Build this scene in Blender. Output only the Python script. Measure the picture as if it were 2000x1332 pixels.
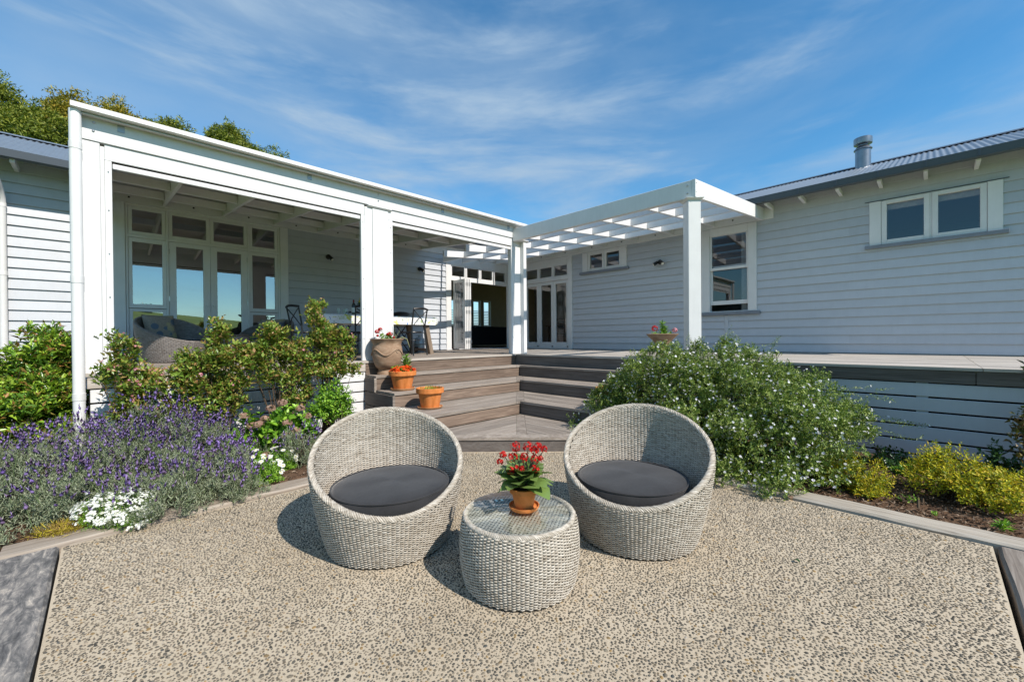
import bpy, bmesh, math, random
import numpy as np
from mathutils import Vector, Matrix, Euler
PI = math.pi
random.seed(7)
RNG = np.random.default_rng(11)
for o in list(bpy.data.objects):
    bpy.data.objects.remove(o, do_unlink=True)
SC = bpy.context.scene
COL = SC.collection

# ------------------------------------------------------------------ camera
CAM_H = 1.287
def camera():
    yaw, pitch, roll = math.radians(45.4057), math.radians(-0.3951), math.radians(-0.4646)
    f = Vector((math.cos(yaw)*math.cos(pitch), math.sin(yaw)*math.cos(pitch), math.sin(pitch)))
    r = Vector((math.sin(yaw), -math.cos(yaw), 0)); u = r.cross(f)
    r2 = r*math.cos(roll)+u*math.sin(roll); u2 = -r*math.sin(roll)+u*math.cos(roll)
    cd = bpy.data.cameras.new('camera'); co = bpy.data.objects.new('camera', cd); COL.objects.link(co)
    m = Matrix((r2, u2, -f)).transposed().to_4x4(); m.translation = (0, 0, CAM_H)
    co.matrix_world = m
    cd.sensor_width = 36; cd.sensor_fit = 'HORIZONTAL'; cd.lens = 36*807.0247/2000
    cd.clip_start = 0.05; cd.clip_end = 6000
    SC.camera = co
camera()

# ------------------------------------------------------------------ sky, sun, exposure
SUN = Vector((0.03, -0.72, 0.70)).normalized()      # direction towards the sun
def world():
    w = bpy.data.worlds.new('World'); SC.world = w; w.use_nodes = True
    nt = w.node_tree; N = nt.nodes; L = nt.links
    for n in list(N): N.remove(n)
    out = N.new('ShaderNodeOutputWorld'); bg = N.new('ShaderNodeBackground')
    sky = N.new('ShaderNodeTexSky'); sky.sky_type = 'NISHITA'; sky.sun_disc = False
    sky.sun_elevation = math.asin(SUN.z); sky.sun_rotation = math.atan2(SUN.x, SUN.y)
    sky.altitude = 100; sky.air_density = 1.1; sky.dust_density = 0.05; sky.ozone_density = 1.6
    tc = N.new('ShaderNodeTexCoord')
    def cloud(rot, scale, loc, nscale, detail, rough, dist, lo, hi):
        mp = N.new('ShaderNodeMapping'); mp.inputs['Rotation'].default_value = rot; mp.inputs['Scale'].default_value = scale; mp.inputs['Location'].default_value = loc
        L.new(tc.outputs['Generated'], mp.inputs[0])
        no = N.new('ShaderNodeTexNoise'); no.inputs['Scale'].default_value = nscale; no.inputs['Detail'].default_value = detail
        no.inputs['Roughness'].default_value = rough; no.inputs['Distortion'].default_value = dist
        L.new(mp.outputs[0], no.inputs['Vector'])
        r = N.new('ShaderNodeMapRange'); r.interpolation_type = 'SMOOTHSTEP'; r.inputs[1].default_value = lo; r.inputs[2].default_value = hi
        L.new(no.outputs['Fac'], r.inputs[0]); return r.outputs[0]
    tilt = (math.radians(-7), math.radians(-7), 0)
    wisps = cloud(tilt, (1.0, 1.0, 5.2), (3.1, 0.7, 0.4), 2.0, 12, 0.58, 0.35, 0.44, 0.78)
    veil = cloud(tilt, (1.0, 1.0, 2.6), (7.3, 2.2, 1.9), 1.3, 8, 0.55, 0.4, 0.36, 0.72)
    m1 = N.new('ShaderNodeMath'); m1.operation = 'MULTIPLY'; L.new(wisps, m1.inputs[0]); m1.inputs[1].default_value = 0.85
    m2 = N.new('ShaderNodeMath'); m2.operation = 'MULTIPLY'; L.new(veil, m2.inputs[0]); m2.inputs[1].default_value = 0.55
    sm = N.new('ShaderNodeMath'); sm.operation = 'ADD'; sm.use_clamp = True; L.new(m1.outputs[0], sm.inputs[0]); L.new(m2.outputs[0], sm.inputs[1])
    hs = N.new('ShaderNodeHueSaturation'); hs.inputs['Saturation'].default_value = 1.12; hs.inputs['Hue'].default_value = 0.495
    tn = N.new('ShaderNodeVectorMath'); tn.operation = 'MULTIPLY'; tn.inputs[1].default_value = (0.72, 1.0, 1.16); L.new(sky.outputs[0], tn.inputs[0])
    L.new(tn.outputs[0], hs.inputs['Color'])
    mix = N.new('ShaderNodeMix'); mix.data_type = 'RGBA'
    L.new(sm.outputs[0], mix.inputs[0]); L.new(hs.outputs[0], mix.inputs[6]); mix.inputs[7].default_value = (2.75, 3.75, 4.9, 1)
    L.new(mix.outputs[2], bg.inputs['Color']); bg.inputs['Strength'].default_value = 0.125
    L.new(bg.outputs[0], out.inputs[0])
    ld = bpy.data.lights.new('sun', 'SUN'); ld.energy = 5.0; ld.angle = math.radians(0.53); ld.color = (1.0, 0.925, 0.83)
    lo = bpy.data.objects.new('sun', ld); COL.objects.link(lo)
    lo.rotation_euler = SUN.to_track_quat('Z', 'Y').to_euler(); lo.location = SUN*60
    vs = SC.view_settings; vs.view_transform = 'Standard'; vs.look = 'None'; vs.exposure = 0.25; vs.gamma = 1.0; vs.use_curve_mapping = False
world()

# ------------------------------------------------------------------ materials
MATS = {}
def new_mat(name):
    m = bpy.data.materials.new(name); m.use_nodes = True
    nt = m.node_tree
    for n in list(nt.nodes): nt.nodes.remove(n)
    out = nt.nodes.new('ShaderNodeOutputMaterial'); MATS[name] = m
    return m, nt.nodes, nt.links, out
def ramp(N, stops):
    r = N.new('ShaderNodeValToRGB'); e = r.color_ramp.elements
    while len(e) < len(stops): e.new(0.5)
    for i, (p, c) in enumerate(stops):
        e[i].position = p; e[i].color = (*c, 1)
    return r
def coords(N, L, scale=(1, 1, 1), kind='Object', rot=(0, 0, 0)):
    tc = N.new('ShaderNodeTexCoord'); mp = N.new('ShaderNodeMapping')
    mp.inputs['Scale'].default_value = scale; mp.inputs['Rotation'].default_value = rot
    L.new(tc.outputs[kind], mp.inputs[0]); return mp.outputs[0]
def noise(N, L, vec, scale, detail=4, rough=0.55, dist=0.0):
    n = N.new('ShaderNodeTexNoise'); n.inputs['Scale'].default_value = scale; n.inputs['Detail'].default_value = detail
    n.inputs['Roughness'].default_value = rough; n.inputs['Distortion'].default_value = dist
    if vec is not None: L.new(vec, n.inputs['Vector'])
    return n.outputs['Fac']
def principled(N, L, out, rough=0.5, spec=0.5, metal=0.0):
    p = N.new('ShaderNodeBsdfPrincipled'); p.inputs['Roughness'].default_value = rough
    p.inputs['Specular IOR Level'].default_value = spec; p.inputs['Metallic'].default_value = metal
    L.new(p.outputs[0], out.inputs[0]); return p
def bump(N, L, p, fac, strength, dist=0.01):
    b = N.new('ShaderNodeBump'); b.inputs['Strength'].default_value = strength; b.inputs['Distance'].default_value = dist
    L.new(fac, b.inputs['Height']); L.new(b.outputs[0], p.inputs['Normal'])
def paint(name, col, var=0.06, rough=0.45, grime=0.0, scale=6):
    m, N, L, out = new_mat(name); p = principled(N, L, out, rough, 0.4)
    v = coords(N, L); f = noise(N, L, v, scale, 6, 0.6)
    c0 = tuple(x*(1-var) for x in col); c1 = tuple(min(1, x*(1+var*0.5)) for x in col)
    r = ramp(N, [(0.3, c0), (0.75, c1)]); L.new(f, r.inputs[0])
    oi = N.new('ShaderNodeObjectInfo'); mr = N.new('ShaderNodeMapRange'); mr.inputs[3].default_value = 0.945; mr.inputs[4].default_value = 1.03; L.new(oi.outputs['Random'], mr.inputs[0])
    ds = noise(N, L, coords(N, L, (9, 9, 0.7)), 3, 6, 0.7); mr2 = N.new('ShaderNodeMapRange'); mr2.inputs[1].default_value = 0.3; mr2.inputs[2].default_value = 0.6; mr2.inputs[3].default_value = 0.965; mr2.inputs[4].default_value = 1.0; L.new(ds, mr2.inputs[0])
    mm = N.new('ShaderNodeMath'); mm.operation = 'MULTIPLY'; L.new(mr.outputs[0], mm.inputs[0]); L.new(mr2.outputs[0], mm.inputs[1])
    vm = N.new('ShaderNodeVectorMath'); vm.operation = 'SCALE'; L.new(r.outputs[0], vm.inputs[0]); L.new(mm.outputs[0], vm.inputs['Scale']); L.new(vm.outputs[0], p.inputs['Base Color'])
    b = noise(N, L, coords(N, L, (3, 3, 3)), 40, 3); bump(N, L, p, b, 0.06, 0.003)
    return m
def timber(name, axis, cols, rough=0.75, fine=1.0):
    m, N, L, out = new_mat(name); p = principled(N, L, out, rough, 0.25)
    s = {'x': (1.1, 26, 26), 'y': (26, 1.1, 26), 'z': (26, 26, 1.1), 'd': (6, 6, 26)}[axis]
    oi = N.new('ShaderNodeObjectInfo'); tc = N.new('ShaderNodeTexCoord')
    ad = N.new('ShaderNodeVectorMath'); ad.operation = 'MULTIPLY_ADD'
    cmb = N.new('ShaderNodeCombineXYZ'); 
    for i in range(3): L.new(oi.outputs['Random'], cmb.inputs[i])
    L.new(cmb.outputs[0], ad.inputs[0]); ad.inputs[1].default_value = (37.1, 17.3, 53.7); L.new(tc.outputs['Object'], ad.inputs[2])
    mp = N.new('ShaderNodeMapping'); mp.inputs['Scale'].default_value = s; L.new(ad.outputs[0], mp.inputs[0])
    f = noise(N, L, mp.outputs[0], 1.6*fine, 7, 0.62, 0.9)
    r = ramp(N, [(0.25, cols[0]), (0.5, cols[1]), (0.78, cols[2])]); L.new(f, r.inputs[0])
    # each board keeps its own tone, with soft stains along it
    st = noise(N, L, ad.outputs[0], 1.7, 3)
    mr = N.new('ShaderNodeMapRange'); mr.inputs[3].default_value = 0.72; mr.inputs[4].default_value = 1.18; L.new(st, mr.inputs[0])
    m2 = N.new('ShaderNodeMapRange'); m2.inputs[3].default_value = 0.80; m2.inputs[4].default_value = 1.2; L.new(oi.outputs['Random'], m2.inputs[0])
    mm = N.new('ShaderNodeMath'); mm.operation = 'MULTIPLY'; L.new(mr.outputs[0], mm.inputs[0]); L.new(m2.outputs[0], mm.inputs[1])
    vm = N.new('ShaderNodeVectorMath'); vm.operation = 'SCALE'; L.new(r.outputs[0], vm.inputs[0]); L.new(mm.outputs[0], vm.inputs['Scale'])
    L.new(vm.outputs[0], p.inputs['Base Color']); bump(N, L, p, f, 0.35, 0.006)
    return m
def leafmat(name, cols, rough=0.42, trans=0.22, spec=0.35):
    m, N, L, out = new_mat(name)
    g = N.new('ShaderNodeNewGeometry'); r = ramp(N, [(i/(len(cols)-1), c) for i, c in enumerate(cols)])
    L.new(g.outputs['Random Per Island'], r.inputs[0])
    p = N.new('ShaderNodeBsdfPrincipled'); p.inputs['Roughness'].default_value = rough; p.inputs['Specular IOR Level'].default_value = spec
    L.new(r.outputs[0], p.inputs['Base Color'])
    t = N.new('ShaderNodeBsdfTranslucent'); sc = N.new('ShaderNodeVectorMath'); sc.operation = 'MULTIPLY'; sc.inputs[1].default_value = (1.25, 1.3, 0.6)
    L.new(r.outputs[0], sc.inputs[0]); L.new(sc.outputs[0], t.inputs['Color'])
    mx = N.new('ShaderNodeMixShader'); mx.inputs[0].default_value = trans; L.new(p.outputs[0], mx.inputs[1]); L.new(t.outputs[0], mx.inputs[2])
    L.new(mx.outputs[0], out.inputs[0]); return m
def plain(name, col, rough=0.5, spec=0.4, metal=0.0, nscale=0, var=0.15, bstr=0.0):
    m, N, L, out = new_mat(name); p = principled(N, L, out, rough, spec, metal)
    if nscale:
        f = noise(N, L, coords(N, L), nscale, 5, 0.6)
        r = ramp(N, [(0.3, tuple(x*(1-var) for x in col)), (0.7, tuple(min(1, x*(1+var)) for x in col))])
        L.new(f, r.inputs[0]); L.new(r.outputs[0], p.inputs['Base Color'])
        if bstr: bump(N, L, p, f, bstr, 0.004)
    else: p.inputs['Base Color'].default_value = (*col, 1)
    return m
def glassmat(name, tint=(1, 1, 1), ior=1.5, extra=0.0):
    m, N, L, out = new_mat(name)
    ge = N.new('ShaderNodeNewGeometry'); dt = N.new('ShaderNodeVectorMath'); dt.operation = 'DOT_PRODUCT'
    L.new(ge.outputs['Normal'], dt.inputs[0]); L.new(ge.outputs['Incoming'], dt.inputs[1])
    def mth(op, x, y=None):
        n = N.new('ShaderNodeMath'); n.operation = op
        for i, q in enumerate((x, y)):
            if q is None: continue
            if isinstance(q, (int, float)): n.inputs[i].default_value = q
            else: L.new(q, n.inputs[i])
        return n.outputs[0]
    f0 = ((ior-1)/(ior+1))**2+extra
    sch = mth('POWER', mth('SUBTRACT', 1.0, mth('ABSOLUTE', dt.outputs['Value'])), 5.0)
    fac = mth('ADD', mth('MULTIPLY', sch, 1-f0), f0)
    g = N.new('ShaderNodeBsdfGlossy'); g.inputs['Roughness'].default_value = 0.0; g.inputs['Color'].default_value = (1, 1, 1, 1)
    t = N.new('ShaderNodeBsdfTransparent'); t.inputs['Color'].default_value = (*tint, 1)
    mx = N.new('ShaderNodeMixShader'); L.new(fac, mx.inputs[0]); L.new(t.outputs[0], mx.inputs[1]); L.new(g.outputs[0], mx.inputs[2])
    L.new(mx.outputs[0], out.inputs[0]); return m

paint('white', (0.71, 0.71, 0.71), 0.05)
paint('boardpaint', (0.485, 0.51, 0.55), 0.05)
paint('sillpaint', (0.20, 0.22, 0.26), 0.1)
paint('warmwall', (0.33, 0.24, 0.15), 0.1, 0.7)
paint('ceilpaint', (0.55, 0.53, 0.50), 0.05, 0.7)
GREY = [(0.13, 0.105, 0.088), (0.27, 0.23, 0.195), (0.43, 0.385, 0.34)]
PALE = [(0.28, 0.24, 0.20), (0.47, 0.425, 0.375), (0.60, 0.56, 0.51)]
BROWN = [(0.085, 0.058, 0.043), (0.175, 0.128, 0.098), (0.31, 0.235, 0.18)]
DARK = [(0.075, 0.062, 0.055), (0.13, 0.112, 0.10), (0.19, 0.17, 0.155)]  # also carries the painted shade of the right-hand risers and fascia
for ax in 'xyd':
    timber('grey_'+ax, ax, GREY); timber('pale_'+ax, ax, PALE); timber('brown_'+ax, ax, BROWN); timber('dark_'+ax, ax, DARK)
timber('sleeper_x', 'x', [(0.17, 0.13, 0.10), (0.36, 0.30, 0.24), (0.52, 0.46, 0.39)], fine=1.3)
timber('sleeper_y', 'y', [(0.22, 0.18, 0.14), (0.46, 0.41, 0.34), (0.60, 0.55, 0.48)], fine=1.3)
def slate():
    m, N, L, out = new_mat('slate_sleeper'); p = principled(N, L, out, 0.95, 0.08)
    v = coords(N, L, (3.2, 1.0, 3.2)); f = noise(N, L, v, 7, 10, 0.72, 0.8); f2 = noise(N, L, coords(N, L, (6, 1.2, 6)), 5, 6, 0.7, 1.0)
    r = ramp(N, [(0.28, (0.055, 0.055, 0.055)), (0.46, (0.125, 0.123, 0.12)), (0.58, (0.24, 0.225, 0.205)), (0.70, (0.46, 0.41, 0.34))]); L.new(f, r.inputs[0])
    r2 = ramp(N, [(0.35, (0.75, 0.75, 0.78)), (0.65, (1.5, 1.45, 1.4))]); L.new(f2, r2.inputs[0])
    mu = N.new('ShaderNodeMix'); mu.data_type = 'RGBA'; mu.blend_type = 'MULTIPLY'; mu.inputs[0].default_value = 1; L.new(r.outputs[0], mu.inputs[6]); L.new(r2.outputs[0], mu.inputs[7])
    L.new(mu.outputs[2], p.inputs['Base Color']); bump(N, L, p, f, 0.35, 0.006)
slate()
timber('wood_z', 'z', [(0.10, 0.07, 0.05), (0.2, 0.15, 0.11), (0.30, 0.24, 0.19)])
plain('roofmetal', (0.20, 0.235, 0.275), 0.42, 0.5, 0.35, 5, 0.08)
plain('guttermetal', (0.055, 0.065, 0.08), 0.4, 0.5)
plain('flue', (0.27, 0.28, 0.30), 0.33, 0.5, 0.9, 9, 0.1)
plain('black', (0.012, 0.012, 0.013), 0.38, 0.5)
plain('blackiron', (0.018, 0.019, 0.022), 0.32, 0.5)
plain('rubber', (0.02, 0.02, 0.02), 0.7)
plain('steel', (0.5, 0.5, 0.5), 0.3, 0.5, 1.0)
plain('gap_shade', (0.01, 0.01, 0.011), 0.9, 0.1)  # near-black that stands in for the shade inside gaps
plain('soil', (0.05, 0.035, 0.024), 0.95, 0.1, 0, 40, 0.4, 0.5)
plain('stem', (0.10, 0.07, 0.045), 0.8, 0.2, 0, 30, 0.3)
plain('greenstem', (0.10, 0.15, 0.05), 0.6, 0.3)
plain('bark', (0.11, 0.085, 0.065), 0.9, 0.1, 0, 12, 0.4, 0.6)
plain('sofa', (0.02, 0.022, 0.027), 0.85, 0.1, 0, 30, 0.3)
plain('propane', (0.35, 0.39, 0.43), 0.35, 0.5, 0.3)
plain('label', (0.75, 0.72, 0.66), 0.6)
plain('bottle_foil', (0.20, 0.015, 0.02), 0.4)
plain('bottle_glass', (0.01, 0.014, 0.01), 0.06, 0.6)
plain('plastic_grey', (0.35, 0.36, 0.37), 0.5)
plain('floorwood', (0.10, 0.045, 0.022), 0.35, 0.4, 0, 8, 0.2)
plain('picture', (0.30, 0.28, 0.25), 0.6, 0.3, 0, 6, 0.5)
plain('curtain', (0.62, 0.62, 0.62), 0.85, 0.1, 0, 20, 0.1)
plain('blindfabric', (0.42, 0.36, 0.31), 0.9, 0.1, 0, 20, 0.1)
glassmat('glass', (0.72, 0.75, 0.77), 1.52, 0.05)
glassmat('glass_coated', (0.62, 0.66, 0.68), 1.52, 0.30)
glassmat('tableglass', (0.96, 0.985, 0.98), 1.52, 0.035)
glassmat('drinkglass', (0.92, 0.95, 0.95), 1.4, 0.02)

def terracotta():
    for name, c in (('terracotta', (0.56, 0.185, 0.045)), ('terracotta_dull', (0.50, 0.20, 0.075)), ('saucer_clay', (0.52, 0.27, 0.13))):
        m, N, L, out = new_mat(name); p = principled(N, L, out, 0.72, 0.25)
        v = coords(N, L, (1, 1, 0.45)); f = noise(N, L, v, 9, 7, 0.65, 0.4)
        r = ramp(N, [(0.28, tuple(x*0.55 for x in c)), (0.48, c), (0.72, tuple(min(1, x*1.22+0.03) for x in c))]); L.new(f, r.inputs[0])
        L.new(r.outputs[0], p.inputs['Base Color']); bump(N, L, p, noise(N, L, coords(N, L), 60, 4), 0.15, 0.003)
    m, N, L, out = new_mat('urnclay'); p = principled(N, L, out, 0.85, 0.15)
    f = noise(N, L, coords(N, L, (1, 1, 2.0)), 5, 7, 0.65, 0.6)
    r = ramp(N, [(0.25, (0.15, 0.095, 0.06)), (0.5, (0.31, 0.205, 0.135)), (0.75, (0.45, 0.34, 0.25))]); L.new(f, r.inputs[0])
    L.new(r.outputs[0], p.inputs['Base Color']); bump(N, L, p, noise(N, L, coords(N, L), 45, 4), 0.3, 0.004)
terracotta()

def wicker():
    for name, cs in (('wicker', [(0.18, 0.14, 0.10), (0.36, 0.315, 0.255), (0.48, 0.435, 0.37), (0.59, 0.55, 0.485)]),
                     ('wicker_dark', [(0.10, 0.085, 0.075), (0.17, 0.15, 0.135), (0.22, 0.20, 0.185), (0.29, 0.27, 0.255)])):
        m, N, L, out = new_mat(name); p = principled(N, L, out, 0.5, 0.35)
        g = N.new('ShaderNodeNewGeometry'); f = noise(N, L, coords(N, L, (1, 1, 6)), 22, 5, 0.7)
        a = N.new('ShaderNodeMath'); a.operation = 'MULTIPLY_ADD'; L.new(g.outputs['Random Per Island'], a.inputs[0]); a.inputs[1].default_value = 0.22; a.inputs[2].default_value = -0.10
        b = N.new('ShaderNodeMath'); b.operation = 'ADD'; L.new(a.outputs[0], b.inputs[0]); L.new(f, b.inputs[1])
        r = ramp(N, [(0.2, cs[0]), (0.42, cs[1]), (0.6, cs[2]), (0.85, cs[3])]); L.new(b.outputs[0], r.inputs[0])
        L.new(r.outputs[0], p.inputs['Base Color'])
    plain('wicker_core', (0.045, 0.038, 0.03), 0.9, 0.1)  # dark tone paints the shade seen between the strands
    plain('wicker_core_dark', (0.03, 0.027, 0.024), 0.9, 0.1)
wicker()

def fabric(name, col, scale=420, bstr=0.25, var=0.25):
    m, N, L, out = new_mat(name); p = principled(N, L, out, 0.9, 0.12)
    v = coords(N, L); f = noise(N, L, v, 5, 4); w = N.new('ShaderNodeTexWave'); w.inputs['Scale'].default_value = scale/6; w.bands_direction = 'X'; L.new(v, w.inputs[0])
    w2 = N.new('ShaderNodeTexWave'); w2.inputs['Scale'].default_value = scale/6; w2.bands_direction = 'Y'; L.new(v, w2.inputs[0])
    mu = N.new('ShaderNodeMath'); mu.operation = 'ADD'; L.new(w.outputs['Fac'], mu.inputs[0]); L.new(w2.outputs['Fac'], mu.inputs[1])
    r = ramp(N, [(0.3, tuple(x*(1-var) for x in col)), (0.7, tuple(x*(1+var) for x in col))]); L.new(f, r.inputs[0])
    L.new(r.outputs[0], p.inputs['Base Color'])
    ad = N.new('ShaderNodeMath'); ad.operation = 'MULTIPLY_ADD'; L.new(mu.outputs[0], ad.inputs[0]); ad.inputs[1].default_value = 0.1
    L.new(noise(N, L, coords(N, L, (1.0, 2.6, 1)), 7, 5, 0.6, 1.5), ad.inputs[2]); bump(N, L, p, ad.outputs[0], bstr, 0.012)
    p.inputs['Sheen Weight'].default_value = 0.2
    return m
fabric('charcoal', (0.027, 0.0265, 0.028)); fabric('linen', (0.28, 0.245, 0.20)); fabric('navy', (0.012, 0.014, 0.022))

def cloth_print():
    m, N, L, out = new_mat('tablecloth_print'); p = principled(N, L, out, 0.7, 0.2)
    v = coords(N, L)
    def blobs(scale, lo, hi, seed):
        mp = N.new('ShaderNodeMapping'); mp.inputs['Location'].default_value = (seed, seed*1.7, seed*0.6); L.new(v, mp.inputs[0])
        f = noise(N, L, mp.outputs[0], scale, 5, 0.7, 1.2)
        mr = N.new('ShaderNodeMapRange'); mr.interpolation_type = 'SMOOTHSTEP'; mr.inputs[1].default_value = lo; mr.inputs[2].default_value = hi; L.new(f, mr.inputs[0]); return mr.outputs[0]
    c = None
    for col, s in (((0.07, 0.20, 0.52), 3.1), ((0.62, 0.60, 0.10), 9.4), ((0.28, 0.42, 0.12), 15.2)):
        mx = N.new('ShaderNodeMix'); mx.data_type = 'RGBA'; L.new(blobs(7, 0.57, 0.63, s), mx.inputs[0])
        if c is None: mx.inputs[6].default_value = (0.78, 0.79, 0.80, 1)
        else: L.new(c, mx.inputs[6])
        mx.inputs[7].default_value = (*col, 1); c = mx.outputs[2]
    L.new(c, p.inputs['Base Color'])
    m, N, L, out = new_mat('cushion_print'); p = principled(N, L, out, 0.9, 0.1)
    v = coords(N, L); f = noise(N, L, v, 60, 4)
    r = ramp(N, [(0.3, (0.20, 0.17, 0.135)), (0.7, (0.31, 0.275, 0.22))]); L.new(f, r.inputs[0]); c = r.outputs[0]
    for col, s in (((0.06, 0.11, 0.17), 2.2), ((0.38, 0.33, 0.17), 5.9)):
        mp = N.new('ShaderNodeMapping'); mp.inputs['Location'].default_value = (s, s, s); L.new(v, mp.inputs[0])
        vo = N.new('ShaderNodeTexVoronoi'); vo.inputs['Scale'].default_value = 6; L.new(mp.outputs[0], vo.inputs['Vector'])
        lt = N.new('ShaderNodeMath'); lt.operation = 'LESS_THAN'; lt.inputs[1].default_value = 0.30; L.new(vo.outputs['Distance'], lt.inputs[0])
        mu = N.new('ShaderNodeMath'); mu.operation = 'MULTIPLY'; mu.inputs[1].default_value = 0.75; L.new(lt.outputs[0], mu.inputs[0])
        mx = N.new('ShaderNodeMix'); mx.data_type = 'RGBA'; L.new(mu.outputs[0], mx.inputs[0]); L.new(c, mx.inputs[6]); mx.inputs[7].default_value = (*col, 1); c = mx.outputs[2]
    L.new(c, p.inputs['Base Color'])
cloth_print()

def ground_mats():
    m, N, L, out = new_mat('mortar'); p = principled(N, L, out, 0.9, 0.15)
    v = coords(N, L); f = noise(N, L, v, 1.1, 5, 0.6); f2 = noise(N, L, v, 160, 3, 0.6)
    r = ramp(N, [(0.3, (0.44, 0.365, 0.265)), (0.7, (0.56, 0.48, 0.365))]); L.new(f, r.inputs[0])
    r2 = ramp(N, [(0.3, (0.72, 0.70, 0.68)), (0.6, (1, 1, 1))]); L.new(f2, r2.inputs[0])
    mu = N.new('ShaderNodeMix'); mu.data_type = 'RGBA'; mu.blend_type = 'MULTIPLY'; mu.inputs[0].default_value = 1; L.new(r.outputs[0], mu.inputs[6]); L.new(r2.outputs[0], mu.inputs[7])
    L.new(mu.outputs[2], p.inputs['Base Color']); bump(N, L, p, f2, 0.5, 0.004)
    m, N, L, out = new_mat('pebble'); p = principled(N, L, out, 0.75, 0.2)
    g = N.new('ShaderNodeNewGeometry')
    r = ramp(N, [(0.0, (0.06, 0.056, 0.047)), (0.22, (0.115, 0.105, 0.085)), (0.45, (0.20, 0.168, 0.125)), (0.62, (0.14, 0.115, 0.083)), (0.78, (0.29, 0.245, 0.18)), (0.90, (0.085, 0.088, 0.082)), (0.975, (0.33, 0.215, 0.09)), (1.0, (0.42, 0.38, 0.33))])
    L.new(g.outputs['Random Per Island'], r.inputs[0])
    st = noise(N, L, coords(N, L), 0.9, 5, 0.6); mr = N.new('ShaderNodeMapRange'); mr.inputs[1].default_value = 0.3; mr.inputs[2].default_value = 0.7; mr.inputs[3].default_value = 0.65; mr.inputs[4].default_value = 1.05; L.new(st, mr.inputs[0])
    vm = N.new('ShaderNodeVectorMath'); vm.operation = 'SCALE'; L.new(r.outputs[0], vm.inputs[0]); L.new(mr.outputs[0], vm.inputs['Scale']); L.new(vm.outputs[0], p.inputs['Base Color'])
    m, N, L, out = new_mat('mulch'); p = principled(N, L, out, 0.95, 0.1)
    v = coords(N, L); f = noise(N, L, v, 38, 8, 0.72); f0 = noise(N, L, v, 2.2, 3)
    r = ramp(N, [(0.28, (0.035, 0.023, 0.016)), (0.5, (0.12, 0.072, 0.045)), (0.68, (0.21, 0.135, 0.085)), (0.85, (0.34, 0.26, 0.19))]); L.new(f, r.inputs[0])
    L.new(r.outputs[0], p.inputs['Base Color']); bump(N, L, p, f, 0.9, 0.02)
    leafmat('chips', [(0.050, 0.032, 0.022), (0.120, 0.075, 0.050), (0.200, 0.135, 0.090), (0.330, 0.250, 0.180), (0.100, 0.070, 0.050)], 0.9, 0.0, 0.1)
    m, N, L, out = new_mat('grass'); p = principled(N, L, out, 0.9, 0.1)
    v = coords(N, L); f = noise(N, L, v, 0.035, 6, 0.6); r = ramp(N, [(0.3, (0.07, 0.14, 0.02)), (0.55, (0.12, 0.21, 0.03)), (0.75, (0.18, 0.23, 0.055))]); L.new(f, r.inputs[0])
    L.new(r.outputs[0], p.inputs['Base Color'])
ground_mats()

leafmat('lf_photinia', [(0.060, 0.134, 0.024), (0.120, 0.250, 0.032), (0.260, 0.422, 0.040), (0.420, 0.557, 0.064), (0.080, 0.173, 0.032), (0.440, 0.192, 0.072)], 0.3, 0.2, 0.5)
leafmat('lf_abelia', [(0.065, 0.130, 0.021), (0.143, 0.247, 0.034), (0.247, 0.351, 0.052), (0.351, 0.325, 0.069), (0.403, 0.221, 0.098), (0.104, 0.195, 0.029), (0.312, 0.403, 0.081)], 0.35, 0.22, 0.45)
leafmat('lf_bright', [(0.062, 0.156, 0.019), (0.125, 0.281, 0.026), (0.234, 0.437, 0.039), (0.343, 0.530, 0.065)], 0.35, 0.25, 0.45)
leafmat('lf_west', [(0.041, 0.081, 0.016), (0.077, 0.145, 0.023), (0.140, 0.231, 0.035), (0.265, 0.343, 0.069), (0.364, 0.436, 0.116), (0.063, 0.112, 0.029)], 0.45, 0.15, 0.3)
leafmat('lf_lav', [(0.110, 0.150, 0.090), (0.200, 0.245, 0.150), (0.280, 0.320, 0.210), (0.360, 0.380, 0.270), (0.150, 0.210, 0.085)], 0.7, 0.12, 0.15)
leafmat('fl_lav', [(0.173, 0.105, 0.340), (0.281, 0.189, 0.500), (0.356, 0.252, 0.550), (0.238, 0.168, 0.330), (0.216, 0.137, 0.240)], 0.7, 0.15, 0.15)
leafmat('lf_gold', [(0.168, 0.200, 0.012), (0.384, 0.388, 0.020), (0.660, 0.600, 0.030), (0.504, 0.338, 0.030), (0.108, 0.175, 0.020), (0.300, 0.338, 0.030)], 0.5, 0.22, 0.25)
leafmat('lf_gold_tan', [(0.364, 0.312, 0.026), (0.546, 0.468, 0.039), (0.429, 0.286, 0.091), (0.286, 0.195, 0.091)], 0.6, 0.2, 0.2)
leafmat('lf_red', [(0.065, 0.091, 0.026), (0.156, 0.130, 0.039), (0.260, 0.156, 0.052), (0.104, 0.065, 0.033), (0.312, 0.260, 0.065)], 0.4, 0.2, 0.4)
leafmat('lf_dark', [(0.019, 0.052, 0.016), (0.039, 0.091, 0.026), (0.065, 0.143, 0.039)], 0.35, 0.15, 0.5)
leafmat('lf_tree', [(0.050, 0.085, 0.012), (0.120, 0.160, 0.022), (0.220, 0.260, 0.035), (0.330, 0.340, 0.060)], 0.5, 0.22, 0.3)
leafmat('lf_tree_gold', [(0.080, 0.100, 0.014), (0.200, 0.200, 0.025), (0.360, 0.300, 0.035), (0.440, 0.320, 0.050)], 0.5, 0.22, 0.3)
leafmat('lf_kal', [(0.065, 0.130, 0.033), (0.117, 0.195, 0.046), (0.169, 0.247, 0.065), (0.143, 0.104, 0.052)], 0.3, 0.12, 0.5)
leafmat('lf_strap', [(0.234, 0.260, 0.117), (0.364, 0.364, 0.195)], 0.5, 0.15, 0.3)
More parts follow.
